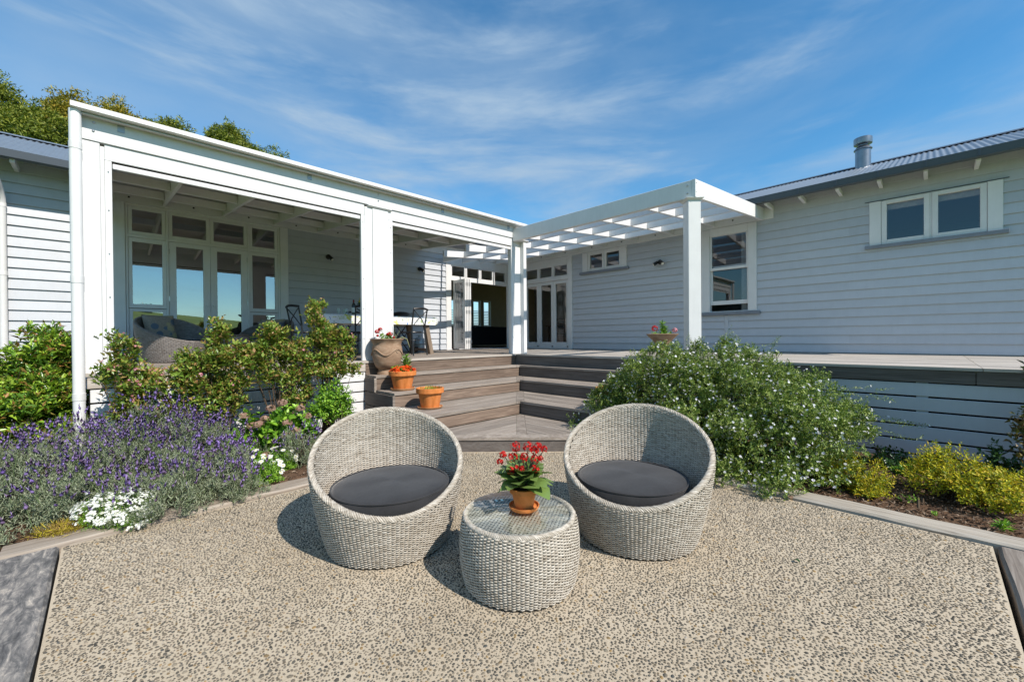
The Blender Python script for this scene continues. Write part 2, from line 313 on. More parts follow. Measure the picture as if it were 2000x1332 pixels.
leafmat('fl_white', [(0.800, 0.800, 0.780), (0.860, 0.860, 0.850)], 0.6, 0.2, 0.2)
leafmat('fl_bluewhite', [(0.700, 0.700, 0.780), (0.840, 0.840, 0.880), (0.620, 0.600, 0.740)], 0.6, 0.2, 0.2)
leafmat('fl_red', [(0.440, 0.006, 0.006), (0.576, 0.013, 0.008), (0.320, 0.004, 0.007)], 0.5, 0.2, 0.25)
leafmat('fl_orange', [(0.700, 0.070, 0.010), (0.800, 0.120, 0.012), (0.620, 0.035, 0.010)], 0.5, 0.2, 0.25)
leafmat('fl_pink', [(0.620, 0.200, 0.280), (0.700, 0.360, 0.400), (0.500, 0.160, 0.220)], 0.6, 0.2, 0.2)
leafmat('fl_dried', [(0.220, 0.130, 0.085), (0.330, 0.210, 0.150), (0.420, 0.290, 0.220), (0.270, 0.130, 0.120)], 0.8, 0.15, 0.1)
leafmat('fl_yellow', [(0.750, 0.500, 0.020), (0.800, 0.600, 0.050)], 0.6, 0.1, 0.2)

# ------------------------------------------------------------------ mesh helpers
class MB:
    """collects polygons; build() links them as one mesh object"""
    def __init__(s): s.v = []; s.f = []
    def add(s, vs, fs):
        b = len(s.v); s.v += [tuple(map(float, p)) for p in vs]; s.f += [tuple(b+i for i in f) for f in fs]; return s
    def box(s, x0, x1, y0, y1, z0, z1):
        return s.add([(x0,y0,z0),(x1,y0,z0),(x1,y1,z0),(x0,y1,z0),(x0,y0,z1),(x1,y0,z1),(x1,y1,z1),(x0,y1,z1)],
                     [(0,3,2,1),(4,5,6,7),(0,1,5,4),(1,2,6,5),(2,3,7,6),(3,0,4,7)])
    def cbox(s, x0, x1, y0, y1, z0, z1, c=0.004):
        """box whose edges are chamfered"""
        if min(x1-x0, y1-y0, z1-z0) <= 2.2*c: return s.box(x0, x1, y0, y1, z0, z1)
        bm = bmesh.new(); r = bmesh.ops.create_cube(bm, size=1)
        for q in bm.verts: q.co = Vector(((x0+x1)/2+q.co.x*(x1-x0), (y0+y1)/2+q.co.y*(y1-y0), (z0+z1)/2+q.co.z*(z1-z0)))
        bmesh.ops.bevel(bm, geom=bm.edges[:], offset=c, segments=1, affect='EDGES')
        bm.verts.index_update(); s.add([q.co[:] for q in bm.verts], [[q.index for q in f.verts] for f in bm.faces]); bm.free(); return s
    def prism(s, poly, axis, a, b):
        """polygon in the plane across 'axis', extruded from a to b"""
        def P(p, t):
            return {'x': (t, p[0], p[1]), 'y': (p[0], t, p[1]), 'z': (p[0], p[1], t)}[axis]
        n = len(poly); vs = [P(p, a) for p in poly]+[P(p, b) for p in poly]
        fs = [tuple(range(n)), tuple(range(2*n-1, n-1, -1))]+[(i, i+n, (i+1) % n+n, (i+1) % n) for i in range(n)]
        return s.add(vs, fs)
    def hexa(s, eight): return s.add(eight, [(0,3,2,1),(4,5,6,7),(0,1,5,4),(1,2,6,5),(2,3,7,6),(3,0,4,7)])
    def tube(s, pts, rad, n=8, cap=True):
        pts = [Vector(p) for p in pts]; R = rad if hasattr(rad, '__len__') else [rad]*len(pts)
        t = (pts[1]-pts[0]).normalized(); a = t.orthogonal().normalized(); rings = []
        for i, p in enumerate(pts):
            t = (pts[min(i+1, len(pts)-1)]-pts[max(i-1, 0)]).normalized()
            a = (a-t*a.dot(t)).normalized(); b = t.cross(a)
            rings.append([p+(a*math.cos(2*PI*k/n)+b*math.sin(2*PI*k/n))*R[i] for k in range(n)])
        vs = [q for r in rings for q in r]; fs = []
        for i in range(len(pts)-1):
            for k in range(n): fs.append((i*n+k, i*n+(k+1) % n, (i+1)*n+(k+1) % n, (i+1)*n+k))
        if cap: fs += [tuple(range(n-1, -1, -1)), tuple((len(pts)-1)*n+k for k in range(n))]
        return s.add(vs, fs)
    def lathe(s, prof, n=32, c=(0, 0, 0), close=False):
        vs = []; fs = []; m = len(prof)
        for (r, z) in prof:
            for k in range(n): vs.append((c[0]+r*math.cos(2*PI*k/n), c[1]+r*math.sin(2*PI*k/n), c[2]+z))
        for i in range(m-1):
            for k in range(n): fs.append((i*n+k, i*n+(k+1) % n, (i+1)*n+(k+1) % n, (i+1)*n+k))
        if prof[0][0] > 1e-6: fs.append(tuple(range(n-1, -1, -1)))
        if prof[-1][0] > 1e-6 and close: fs.append(tuple((m-1)*n+k for k in range(n)))
        return s.add(vs, fs)
    def ball(s, c, r, seg=12, ring=8, sz=1.0):
        prof = [(r*math.sin(PI*i/ring)+1e-5, -r*sz*math.cos(PI*i/ring)) for i in range(ring+1)]
        return s.lathe(prof, seg, c)
    def build(s, name, mat, parent=None, smooth=False, loc=None):
        me = bpy.data.meshes.new(name); me.from_pydata(s.v, [], s.f); me.validate(); me.update()
        bm = bmesh.new(); bm.from_mesh(me); bmesh.ops.recalc_face_normals(bm, faces=bm.faces[:]); bm.to_mesh(me); bm.free()
        return link(name, me, mat, parent, smooth)
def link(name, me, mat, parent=None, smooth=False):
    me.materials.clear(); me.materials.append(MATS[mat])
    if smooth:
        me.polygons.foreach_set('use_smooth', [True]*len(me.polygons))
        if smooth != 'all': me.set_sharp_from_angle(angle=math.radians(40))
    o = bpy.data.objects.new(name, me); COL.objects.link(o)
    if parent is not None: o.parent = parent; o.matrix_parent_inverse = parent.matrix_basis.inverted()
    return o
def raw(name, V, F, mat, parent=None, smooth=False):
    """numpy vertices (n,3) and faces (m,k) -> object"""
    me = bpy.data.meshes.new(name); n, m, k = len(V), len(F), F.shape[1]
    me.vertices.add(n); me.vertices.foreach_set('co', np.ascontiguousarray(V, dtype=np.float32).ravel())
    me.loops.add(m*k); me.loops.foreach_set('vertex_index', np.ascontiguousarray(F, dtype=np.int32).ravel())
    me.polygons.add(m); me.polygons.foreach_set('loop_start', np.arange(0, m*k, k, dtype=np.int32))
    me.update(calc_edges=True)
    return link(name, me, mat, parent, 'all' if smooth else False)
def tag(o, label=None, cat=None, group=None, kind=None):
    for k, v in (('label', label), ('category', cat), ('group', group), ('kind', kind)):
        if v: o[k] = v
    return o
def thing(name, label, cat, loc=(0, 0, 0), rz=0.0, group=None):
    o = bpy.data.objects.new(name, None); COL.objects.link(o); o.location = loc; o.rotation_euler = (0, 0, rz); o.empty_display_size = 0.1
    o.matrix_basis = Matrix.Translation(Vector(loc)) @ Matrix.Rotation(rz, 4, 'Z')
    return tag(o, label, cat, group)
def local(o):
    """parts modelled about the thing's own base: drop the parent inverse"""
    for c in o.children_recursive: c.matrix_parent_inverse = Matrix.Identity(4)
    return o
def bx(name, mat, parent, x0, x1, y0, y1, z0, z1, c=0.004):
    return MB().cbox(min(x0,x1), max(x0,x1), min(y0,y1), max(y0,y1), min(z0,z1), max(z0,z1), c).build(name, mat, parent)
def copy_tree(o, parent=None):
    c = o.copy(); COL.objects.link(c)
    if parent is not None: c.parent = parent
    for ch in o.children: copy_tree(ch, c)
    return c

# ------------------------------------------------------------------ the ground
def terrain():
    # one sheet reaching the horizon; hills rise behind the camera, in front of the house's windows
    bm = []; n_a = 72; rr = [0, 8, 16, 30, 55, 90, 140, 200, 280, 380, 520, 800, 1600, 4000]
    V = []; F = []
    for r in rr:
        for k in range(n_a):
            a = 2*PI*k/n_a; x, y = r*math.cos(a), r*math.sin(a)
            back = max(0.0, -math.sin(a+0.35)*0.75+0.25*(-math.cos(a))+0.25)
            h = -0.16
            if r > 30: h += -1.2*min(1, (r-30)/60)
            if r > 90: h += back*(17+3.5*math.sin(3*a+1)+2*math.sin(7*a))*min(1, max(0, (r-90)/190))**1.2*(1 if r < 500 else 0.4)
            V.append((x, y, h))
    for i in range(len(rr)-1):
        for k in range(n_a): F.append((i*n_a+k, i*n_a+(k+1) % n_a, (i+1)*n_a+(k+1) % n_a, (i+1)*n_a+k))
    o = raw('ground', np.array(V), np.array(F), 'grass', None, True); tag(o, kind='structure')
terrain()

def bed(name, x0, x1, y0, y1, nx, ny, seed, mound):
    rng = np.random.default_rng(seed)
    xs = np.linspace(x0, x1, nx); ys = np.linspace(y0, y1, ny); X, Y = np.meshgrid(xs, ys)
    Z = 0.005+mound+0.012*np.sin(X*5.1+1)*np.cos(Y*4.3)+rng.normal(0, 0.007, X.shape)
    edge = np.minimum.reduce([X-x0, x1-X, Y-y0, y1-Y]); Z = np.where(edge < 0.02, -0.10, Z)
    V = np.stack([X, Y, Z], -1).reshape(-1, 3); I = np.arange(nx*ny).reshape(ny, nx)
    F = np.stack([I[:-1, :-1], I[:-1, 1:], I[1:, 1:], I[1:, :-1]], -1).reshape(-1, 4)
    o = raw(name, V, F, 'mulch', None, True); tag(o, kind='structure'); return o
bed_left = bed('garden_bed_left', -4.5, 2.79, 4.04, 9.55, 150, 110, 1, 0.0)
bed_right = bed('garden_bed_right', 4.02, 5.90, -4.5, 2.79, 70, 150, 2, 0.0)
bed('garden_bed_side', -4.5, -0.45, 0.5, 4.06, 60, 60, 3, -0.02)

def chips(parent, x0, x1, y0, y1, n, seed):
    rng = np.random.default_rng(seed)
    P = np.stack([rng.uniform(x0, x1, n), rng.uniform(y0, y1, n), rng.uniform(0.008, 0.03, n)], -1)
    a = rng.uniform(0, 2*PI, n); D = np.stack([np.cos(a), np.sin(a), rng.normal(0, 0.35, n)], -1)
    Nn = np.stack([rng.normal(0, 0.4, n), rng.normal(0, 0.4, n), np.ones(n)], -1)
    o = leaves('bark_chips', P, D, Nn, rng.uniform(0.015, 0.05, n), rng.uniform(0.006, 0.016, n), 'chips', parent); tag(o, kind='stuff')

# ------------------------------------------------------------------ leaves (vectorised)
def norm(a): return a/np.maximum(np.linalg.norm(a, axis=-1, keepdims=True), 1e-9)
def leaves(name, P, D, Nn, L, W, mat, parent, fold=0.25, shape='leaf', droop=0.12):
    n = len(P); D = norm(D); S = norm(np.cross(D, Nn)); U = np.cross(S, D)
    L = np.broadcast_to(np.asarray(L, float).reshape(-1, 1), (n, 1)); W = np.broadcast_to(np.asarray(W, float).reshape(-1, 1), (n, 1))
    if shape == 'leaf':                       # base, left, tip, right, folded along the midrib
        q = [P, P+D*L*0.45+S*W*0.5+U*W*fold, P+D*L-U*L*droop, P+D*L*0.45-S*W*0.5+U*W*fold]
        V = np.stack(q, 1).reshape(-1, 3); b = np.arange(n)[:, None]*4
        F = np.concatenate([b+np.array([[0, 2, 1]]), b+np.array([[0, 3, 2]])], 0)
    elif shape == 'leaf6':                    # broader leaf with a rounded outline
        q = [P, P+D*L*0.28+S*W*0.42+U*W*fold, P+D*L*0.66+S*W*0.40+U*W*fold*0.8-U*L*droop*0.4, P+D*L-U*L*droop,
             P+D*L*0.66-S*W*0.40+U*W*fold*0.8-U*L*droop*0.4, P+D*L*0.28-S*W*0.42+U*W*fold]
        V = np.stack(q, 1).reshape(-1, 3); b = np.arange(n)[:, None]*6
        F = np.concatenate([b+np.array([t]) for t in ([0, 2, 1], [0, 3, 2], [0, 4, 3], [0, 5, 4])], 0)
    return tag(raw(name, V, F, mat, parent), kind='stuff')
def blooms(name, P, Nn, R, mat, parent, petals=5, cup=0.25, seed=0):
    """little open flowers: a fan of petals"""
    rng = np.random.default_rng(seed); n = len(P); Nn = norm(Nn)
    A = norm(np.cross(Nn, rng.normal(size=(n, 3)))); B = np.cross(Nn, A); R = np.broadcast_to(np.asarray(R, float).reshape(-1, 1), (n, 1))
    q = [P]
    for k in range(petals):
        t = 2*PI*k/petals; w = PI/petals*0.80
        for s in (-w, w):
            q.append(P+(A*math.cos(t+s)+B*math.sin(t+s))*R+Nn*R*cup)
    V = np.stack(q, 1).reshape(-1, 3); b = np.arange(n)[:, None]*(1+2*petals)
    F = np.concatenate([b+np.array([[0, 1+2*k, 2+2*k]]) for k in range(petals)], 0)
    return tag(raw(name, V, F, mat, parent), kind='stuff')
def spikes(name, P, D, L, R, mat, parent, seed=0):
    """slim flower heads: two crossed long diamonds with a ruff"""
    rng = np.random.default_rng(seed); n = len(P); D = norm(D); A = norm(np.cross(D, rng.normal(size=(n, 3)))); B = np.cross(D, A)
    L = np.asarray(L).reshape(-1, 1); R = np.asarray(R).reshape(-1, 1)
    q = [P, P+A*R+D*L*0.35, P+B*R+D*L*0.45, P-A*R+D*L*0.35, P-B*R+D*L*0.45, P+D*L*0.85, P+D*L*1.25+A*R*0.9, P+D*L*1.2-A*R*0.7+B*R*0.5]
    V = np.stack(q, 1).reshape(-1, 3); b = np.arange(n)[:, None]*8
    F = np.concatenate([b+np.array([t]) for t in ([0,1,2],[0,2,3],[0,3,4],[0,4,1],[5,2,1],[5,3,2],[5,4,3],[5,1,4],[5,6,2],[5,7,4])], 0)
    return tag(raw(name, V, F, mat, parent), kind='stuff')

# ------------------------------------------------------------------ patio of exposed aggregate
def patio():
    x0, x1, y0, y1 = -0.205, 3.825, -0.262, 3.825
    # its corner by the steps is cut off along the lowest tread
    MBp = MB().prism([(x0, y0), (x1, y0), (x1, y1), (x0, y1)], 'z', -0.12, 0.0)
    p = MBp.build('patio', 'mortar'); tag(p, kind='structure')
    rng = np.random.default_rng(5)
    def field(step, jit, keep, lo, hi, box):
        g = np.arange(-4.2, 4.2, step); X, Y = np.meshgrid(g, g*0.93); X[1::2] += step/2
        X = X.ravel()+rng.uniform(-jit, jit, X.size)*step; Y = Y.ravel()+rng.uniform(-jit, jit, Y.size)*step
        c, q = math.cos(0.41), math.sin(0.41); X, Y = 1.8+X*c-Y*q, 1.8+X*q+Y*c
        k = (rng.random(X.size) < keep) & (X > x0+0.012) & (X < x1-0.012) & (Y > y0+0.012) & (Y < y1-0.012) & (X+Y < 6.56) & (X+Y > 1.95)
        X, Y = X[k], Y[k]; r = rng.uniform(lo, hi, X.size)*np.exp(rng.normal(0, 0.32, X.size)); return X, Y, r
    X, Y, r = field(0.0142, 0.36, 1.0, 0.0060, 0.0100, (x0, x1, y0, y1))
    from mathutils.kdtree import KDTree
    def near(X, Y):
        kd = KDTree(len(X))
        for i in range(len(X)): kd.insert((X[i], Y[i], 0), i)
        kd.balance(); return np.array([[q[1] for q in kd.find_n((X[i], Y[i], 0), 2)][1] for i in range(len(X))]), np.array([[q[2] for q in kd.find_n((X[i], Y[i], 0), 2)][1] for i in range(len(X))])
    # larger stones first; small ones that would lie under them are dropped
    nb = 7000; BX, BY = rng.uniform(x0+.02, x1-.02, nb), rng.uniform(y0+.02, y1-.02, nb); q = (BX+BY < 6.54) & (BX+BY > 1.95); BX, BY = BX[q], BY[q]
    j, d = near(BX, BY); q = d > 0.026; BX, BY = BX[q], BY[q]; BR = rng.uniform(0.0085, 0.0122, len(BX))
    kd = KDTree(len(BX))
    for i in range(len(BX)): kd.insert((BX[i], BY[i], 0), i)
    kd.balance(); db = np.array([(lambda f: f[2]-BR[f[1]])(kd.find((X[i], Y[i], 0))) for i in range(len(X))])
    q = db > 0.0055; X, Y, r = X[q], Y[q], r[q]
    j, d = near(X, Y); keep = ~((d < 0.0080) & (np.arange(len(X)) > j)); X, Y, r = X[keep], Y[keep], r[keep]     # drop stones that would collide
    j, d = near(X, Y); room = d*0.58
    X = np.concatenate([X, BX]); Y = np.concatenate([Y, BY]); r = np.concatenate([r, BR*0.85]); room = np.concatenate([room, BR])
    n = len(X); a = rng.uniform(0, PI, n); el = rng.uniform(1.0, 1.75, n)
    r = np.minimum(r, room*0.92); el = np.clip(el, 1.0, np.maximum(1.0, room*1.22/r))
    K = 5; t = np.arange(K)*2*PI/K
    wob = 1+rng.normal(0, 0.12, (n, K))
    ex = np.cos(t)[None]*wob*r[:, None]*el[:, None]; ey = np.sin(t)[None]*wob*r[:, None]
    ca, sa = np.cos(a)[:, None], np.sin(a)[:, None]
    hx = ex*ca-ey*sa; hy = ex*sa+ey*ca
    h = r*rng.uniform(0.25, 0.6, n)
    base = np.stack([X[:, None]+hx, Y[:, None]+hy, np.full((n, K), -0.002)], -1)
    top = np.stack([X[:, None]+hx*0.66, Y[:, None]+hy*0.66, np.broadcast_to((h*0.85)[:, None], (n, K))], -1)
    cen = np.stack([X, Y, h], -1)[:, None]
    V = np.concatenate([base, top, cen], 1).reshape(-1, 3); b = np.arange(n)[:, None]*(2*K+1); T = []
    for k in range(K):
        j = (k+1) % K; T += [[k, j, K+j], [k, K+j, K+k], [K+k, K+j, 2*K]]
    F = np.concatenate([b+np.array([q]) for q in T], 0)
    o = raw('pebbles', V, F, 'pebble', p, True); tag(o, kind='stuff')
patio()

def sleeper(name, label, mat, x0, x1, y0, y1, z1, seed, wav=1.0, ang=0.0):
    """weathered hardwood sleeper with worn, uneven edges"""
    rng = random.Random(seed); bm = bmesh.new()
    long_x = (x1-x0) > (y1-y0); n = 26; L = (x1-x0) if long_x else (y1-y0); w = (y1-y0) if long_x else (x1-x0)
    rows = []
    for i in range(n+1):
        t = i/n*L; e0 = wav*(0.008*math.sin(i*1.7+seed)+rng.uniform(-.005, .005)); e1 = wav*(0.008*math.sin(i*1.1+seed*2)+rng.uniform(-.005, .005)); dz = wav*rng.uniform(-.003, .003)
        sec = [(e0*.3, -0.12), (e0, z1-0.014+dz), (0.014+e0, z1+dz), (w-0.014+e1, z1+dz*.6), (w+e1, z1-0.014+dz), (w+e1*.3, -0.12)]
        rows.append([bm.verts.new(((x0+t, y0+s, z) if long_x else (x0+s, y0+t, z))) for s, z in sec])
    for i in range(n):
        for k in range(5): bm.faces.new((rows[i][k], rows[i+1][k], rows[i+1][k+1], rows[i][k+1]))
    bm.faces.new(rows[0][::-1]); bm.faces.new(rows[n])
    bmesh.ops.recalc_face_normals(bm, faces=bm.faces[:])
    if ang:
        bmesh.ops.rotate(bm, verts=bm.verts[:], cent=(x0, y0, 0), matrix=Matrix.Rotation(ang, 3, 'Z'))
    me = bpy.data.meshes.new(name); bm.to_mesh(me); bm.free()
    return tag(link(name, me, mat, None, True), label, 'sleeper', 'timber sleepers edging the patio')
sleeper('timber_sleeper', 'grey timber sleeper edging patio along the lavender bed', 'sleeper_x', -0.46, 2.78, 3.832, 4.04, 0.028, 3)
sleeper('timber_sleeper', 'dark grey mottled timber sleeper at the left front corner of the patio', 'slate_sleeper', -0.47, -0.215, -1.2, 3.825, 0.014, 8, 0.3)
sleeper('timber_sleeper', 'pale cracked sleeper edging patio along the mulch bed on the right', 'sleeper_y', 3.835, 4.03, -1.1, 2.9, 0.03, 5)
sleeper('timber_sleeper', 'grey sleeper with black joint at the right front corner of the patio', 'grey_x', -0.5, 3.828, -0.50, -0.285, 0.012, 6, 0.4)

# ------------------------------------------------------------------ deck and steps
DZ = 0.962
Vn = [5.93, 5.62, 5.09, 4.26]; Un = [5.95, 5.74, 5.21, 4.36]; Zs = [DZ, 0.756, 0.5525, 0.356, 0.166]
E0 = 2.78
deck = thing('timber_deck', 'raised weathered timber deck running along both wings of the house', 'deck', (7, 7, 0)); deck['kind'] = 'structure'
def deck_build():
    # boards along the left wing run along x, those along the right wing along y; they meet in a mitre
    w, g = 0.138, 0.005; y = Vn[0]
    i = 0
    while y < 9.62:
        y1 = min(y+w, 9.63); xe0 = Un[0]+(y-Vn[0])*0.94; xe1 = Un[0]+(y1-Vn[0])*0.94
        zt = DZ-0.0015*(i % 2)
        MB().prism([(-0.16, y), (xe0, y), (xe1, y1), (-0.16, y1)], 'z', zt-0.03, zt).build('deck_board', 'pale_x' if i < 1 else 'grey_x', deck)
        y += w+g; i += 1
    x = Un[0]; i = 0
    while x < 9.37:
        x1 = min(x+w, 9.385); ye0 = Vn[0]+(x-Un[0])/0.94-0.006; ye1 = Vn[0]+(x1-Un[0])/0.94-0.006
        zt = DZ-0.0015*(i % 2)
        for ya, yb in ((-2.4, -0.35), (-0.345, 2.10), (2.105, 99)):
            MB().prism([(x, ya), (x1, ya), (x1, min(yb, ye1)), (x, min(yb, ye0))], 'z', zt-0.03, zt).build('deck_board', 'pale_y', deck)
        x += w+g; i += 1
    # fascia boards
    bx('fascia_board', 'pale_x', deck, -0.13, E0-0.002, Vn[0]+0.012, Vn[0]+0.045, 0.808, DZ-0.033)
    bx('fascia_board', 'dark_y', deck, Un[0]+0.012, Un[0]+0.045, -0.302, E0-0.002, 0.800, DZ-0.033)  # right fascia: its shade is put into the darker timber colour
    bx('fascia_board', 'dark_y', deck, Un[0]+0.012, Un[0]+0.045, -2.4, -0.306, 0.800, DZ-0.033)  # darker timber here too, for the shaded side
    bx('fascia_board', 'pale_y', deck, -0.13, -0.10, Vn[0]+0.05, 9.55, 0.808, DZ-0.033)
    # white skirting boards with open gaps
    for k in range(6):
        z1 = 0.798-0.15*k
        bx('skirting_board', 'white', deck, -0.11, E0-0.002, Vn[0]+0.028, Vn[0]+0.046, z1-0.133, z1)
        bx('skirting_board', 'boardpaint', deck, Un[0]+0.028, Un[0]+0.046, -2.4, E0-0.002, z1-0.141, z1-0.008)
    MB().box(-0.10, E0, Vn[0]+0.10, Vn[0]+0.12, -0.1, 0.9).box(Un[0]+0.10, Un[0]+0.12, -2.4, E0, -0.1, 0.9).box(-0.12, -0.10, Vn[0]+0.1, 9.5, -0.1, 0.8).build('gap_shade_sheet', 'gap_shade', deck)  # black sheets added behind the skirting, painting the dark under the deck
    for y in (-1.8, -0.9, 0.02, 0.95, 1.9): bx('bearer_post', 'boardpaint', deck, Un[0]+0.047, Un[0]+0.10, y, y+0.09, -0.1, 0.80)
deck_build()

steps = thing('timber_steps', 'weathered timber corner steps descending from the deck to the patio', 'steps', (3.5, 3.5, 0))
def steps_build():
    hw = 0.085                                              # half width of the mitre board across the corner
    for k in range(1, 4):
        z = Zs[k]; v0, v1 = Vn[k], Vn[k-1]; u0, u1 = Un[k], Un[k-1]
        n = max(2, round((v1+0.02-v0)/0.142)); w = (v1+0.012-v0)/n
        sl = (u1-u0)/(v1-v0)
        for i in range(n):
            a, b = v0+i*w, v0+(i+1)*w-0.005
            MB().prism([(E0, a), (u0+(a-v0)*sl-hw, a), (u0+(b-v0)*sl-hw, b), (E0, b)], 'z', z-0.032, z-0.001*(i % 2)).build('tread_board', 'grey_x', steps)
        n = max(2, round((u1+0.02-u0)/0.142)); w = (u1+0.012-u0)/n
        for i in range(n):
            a, b = u0+i*w, u0+(i+1)*w-0.005
            MB().prism([(a, E0), (a, v0+(a-u0)/sl-hw), (b, v0+(b-u0)/sl-hw), (b, E0)], 'z', z-0.032, z-0.001*(i % 2)).build('tread_board', 'grey_y', steps)
        m = hw-0.004
        MB().prism([(u0-m, v0), (u0, v0), (u0, v0-m), (u1+0.01, v1-m+0.01), (u1+0.01, v1+0.01), (u1-m+0.01, v1+0.01)], 'z', z-0.032, z).build('mitre_board', 'grey_d', steps)
    # risers
    for k in range(0, 4):
        zt, zb = Zs[k]-0.034, Zs[k+1]+0.001
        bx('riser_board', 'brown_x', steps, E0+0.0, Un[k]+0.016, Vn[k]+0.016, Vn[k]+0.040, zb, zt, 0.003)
        bx('riser_board', 'dark_y', steps, Un[k]+0.016, Un[k]+0.040, E0+0.0, Vn[k]+0.014, zb, zt, 0.003)  # right risers coloured darker than the left ones to paint their shade
    # platform at the foot, its front cut off along the diagonal
    S = 6.59; z = Zs[4]; fw = 0.15; C = S+fw*1.414
    w = 0.142; v = Vn[3]; u3, v3 = Un[3], Vn[3]; i = 0
    while v-w > 3.2:
        a, b = v-w, v-0.005
        xa, xb = max(E0, C-a), max(E0, C-b); ya, yb = u3-(v3-a)-hw, u3-(v3-b)-hw
        if ya > xa+0.02: MB().prism([(xa, a), (ya, a), (yb, b), (xb, b)], 'z', z-0.032, z-0.001*(i % 2)).build('tread_board', 'grey_x', steps)
        v -= w; i += 1
    u = u3; i = 0
    while u-w > 3.2:
        a, b = u-w, u-0.005
        xa, xb = max(E0, C-a), max(E0, C-b); ya, yb = v3-(u3-a)-hw, v3-(u3-b)-hw
        if ya > xa+0.02: MB().prism([(a, xa), (a, ya), (b, yb), (b, xb)], 'z', z-0.032, z-0.001*(i % 2)).build('tread_board', 'grey_y', steps)
        u -= w; i += 1
    m = hw-0.004; c0 = (C-(u3-v3))/2
    MB().prism([(u3-m, v3), (u3, v3), (u3, v3-m), (c0+(u3-v3)+m*.5, c0-m*.5), (c0+(u3-v3)-m*.5, c0+m*.5)], 'z', z-0.032, z).build('mitre_board', 'grey_d', steps)
    MB().prism([(E0, S-E0), (S-E0, E0), (S-E0, E0+fw*1.414-0.006), (E0+fw*1.414-0.006, S-E0)][0:2]+[(C-0.006-E0, E0), (E0, C-0.006-E0)], 'z', z-0.032, z).build('nosing_board', 'grey_d', steps)
    q = 0.018
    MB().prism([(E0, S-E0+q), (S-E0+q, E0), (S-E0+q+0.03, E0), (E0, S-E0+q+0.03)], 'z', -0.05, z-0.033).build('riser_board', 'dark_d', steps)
    # boarded ends
    for k in range(1, 5):
        zt, zb = Zs[k]-0.034, (Zs[k+1]-0.03 if k < 4 else -0.05)
        vlo = Vn[k] if k < 4 else S-E0+0.02
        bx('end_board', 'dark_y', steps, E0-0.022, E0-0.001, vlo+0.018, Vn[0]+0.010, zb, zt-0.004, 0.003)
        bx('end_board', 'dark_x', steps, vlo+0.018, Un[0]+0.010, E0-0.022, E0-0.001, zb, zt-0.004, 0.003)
        if k < 4:
            bx('end_post', 'grey_x', steps, E0-0.024, E0+0.012, vlo+0.002, vlo+0.017, zb, zt, 0.002)
steps_build()

# ------------------------------------------------------------------ the house
WL, WR = 9.64, 9.40                 # wall planes: left wing faces -y at y=WL, right wing faces -x at x=WR
def WB(side, s0, s1, o0, o1, z0, z1):
    """box given along a wall: s along it, o outwards from it"""
    s0, s1 = min(s0, s1), max(s0, s1)
    return (s0, s1, WL-max(o0, o1), WL-min(o0, o1), z0, z1) if side == 'L' else (WR-max(o0, o1), WR-min(o0, o1), s0, s1, z0, z1)
def wb(name, mat, parent, side, s0, s1, o0, o1, z0, z1, c=0.004):
    return bx(name, mat, parent, *WB(side, s0, s1, o0, o1, z0, z1), c=c)
def part(name, parent):
    e = bpy.data.objects.new(name, None); COL.objects.link(e); e.parent = parent; e.matrix_parent_inverse = parent.matrix_basis.inverted(); e.empty_display_size = 0.05
    return e
def ring(side, s0, s1, z0, z1, w, o0, o1, wb_=None, wt=None):
    m = MB(); wb_ = wb_ or w; wt = wt or w
    for a in ((s0, s0+w, z0, z1), (s1-w, s1, z0, z1), (s0+w, s1-w, z0, z0+wb_), (s0+w, s1-w, z1-wt, z1)):
        m.cbox(*WB(side, a[0], a[1], o0, o1, a[2], a[3]), c=0.003)
    return m
def pane(parent, side, s0, s1, z0, z1, o, mat=None):
    b = WB(side, s0, s1, o, o, z0, z1); m = MB()
    if side == 'L': m.add([(b[0], b[2], z0), (b[1], b[2], z0), (b[1], b[2], z1), (b[0], b[2], z1)], [(0, 1, 2, 3)])
    else: m.add([(b[0], b[2], z0), (b[0], b[2], z1), (b[0], b[3], z1), (b[0], b[3], z0)], [(0, 1, 2, 3)])
    return m.build('pane', mat or ('glass_coated' if side == 'L' and s0 < 4 else 'glass'), parent)
def boards(wall, side, s0, s1, z0, z1, openings, joints=()):
    """lapped weatherboards, each one an object, cut round the openings"""
    e, tb, tt = 0.158, 0.036, 0.008; k = 0; z = z0
    while z < z1-0.02:
        top = min(z+e+0.012, z1)
        cuts = sorted(set([s0, s1]+[v for o in openings for v in o[:2] if s0 < v < s1 and o[2] < top and o[3] > z]+([joints[k % len(joints)]] if joints and k % 3 == 1 else [])))
        for a, b in zip(cuts[:-1], cuts[1:]):
            zs = [(z, top)]; mid = (a+b)/2
            for o in openings:
                if o[0] < mid < o[1]:
                    nz = []
                    for p, q in zs:
                        if o[2] > p: nz.append((p, min(q, o[2])))
                        if o[3] < q: nz.append((max(p, o[3]), q))
                    zs = nz
            for p, q in zs:
                if q-p < 0.01: continue
                f = lambda h: tb+(tt-tb)*(h-z)/(e+0.012)
                # the lower lip of a board hangs proud of the one beneath
                prof = [(0.0, p+0.012), (f(p)-0.022, p+0.012), (f(p)-0.008, p), (f(p), p+0.002), (f(q), q), (0.0, q)] if abs(p-z) < 1e-6 and q-p > 0.05 else [(0.0, p), (f(p), p), (f(q), q), (0.0, q)]
                m = MB()
                if side == 'L': m.prism([(WL-o_, h) for o_, h in prof], 'x', a, b)
                else: m.prism([(WR-o_, h) for o_, h in prof], 'y', a, b)
                m.build('weatherboard', 'boardpaint', wall)
        z += e; k += 1
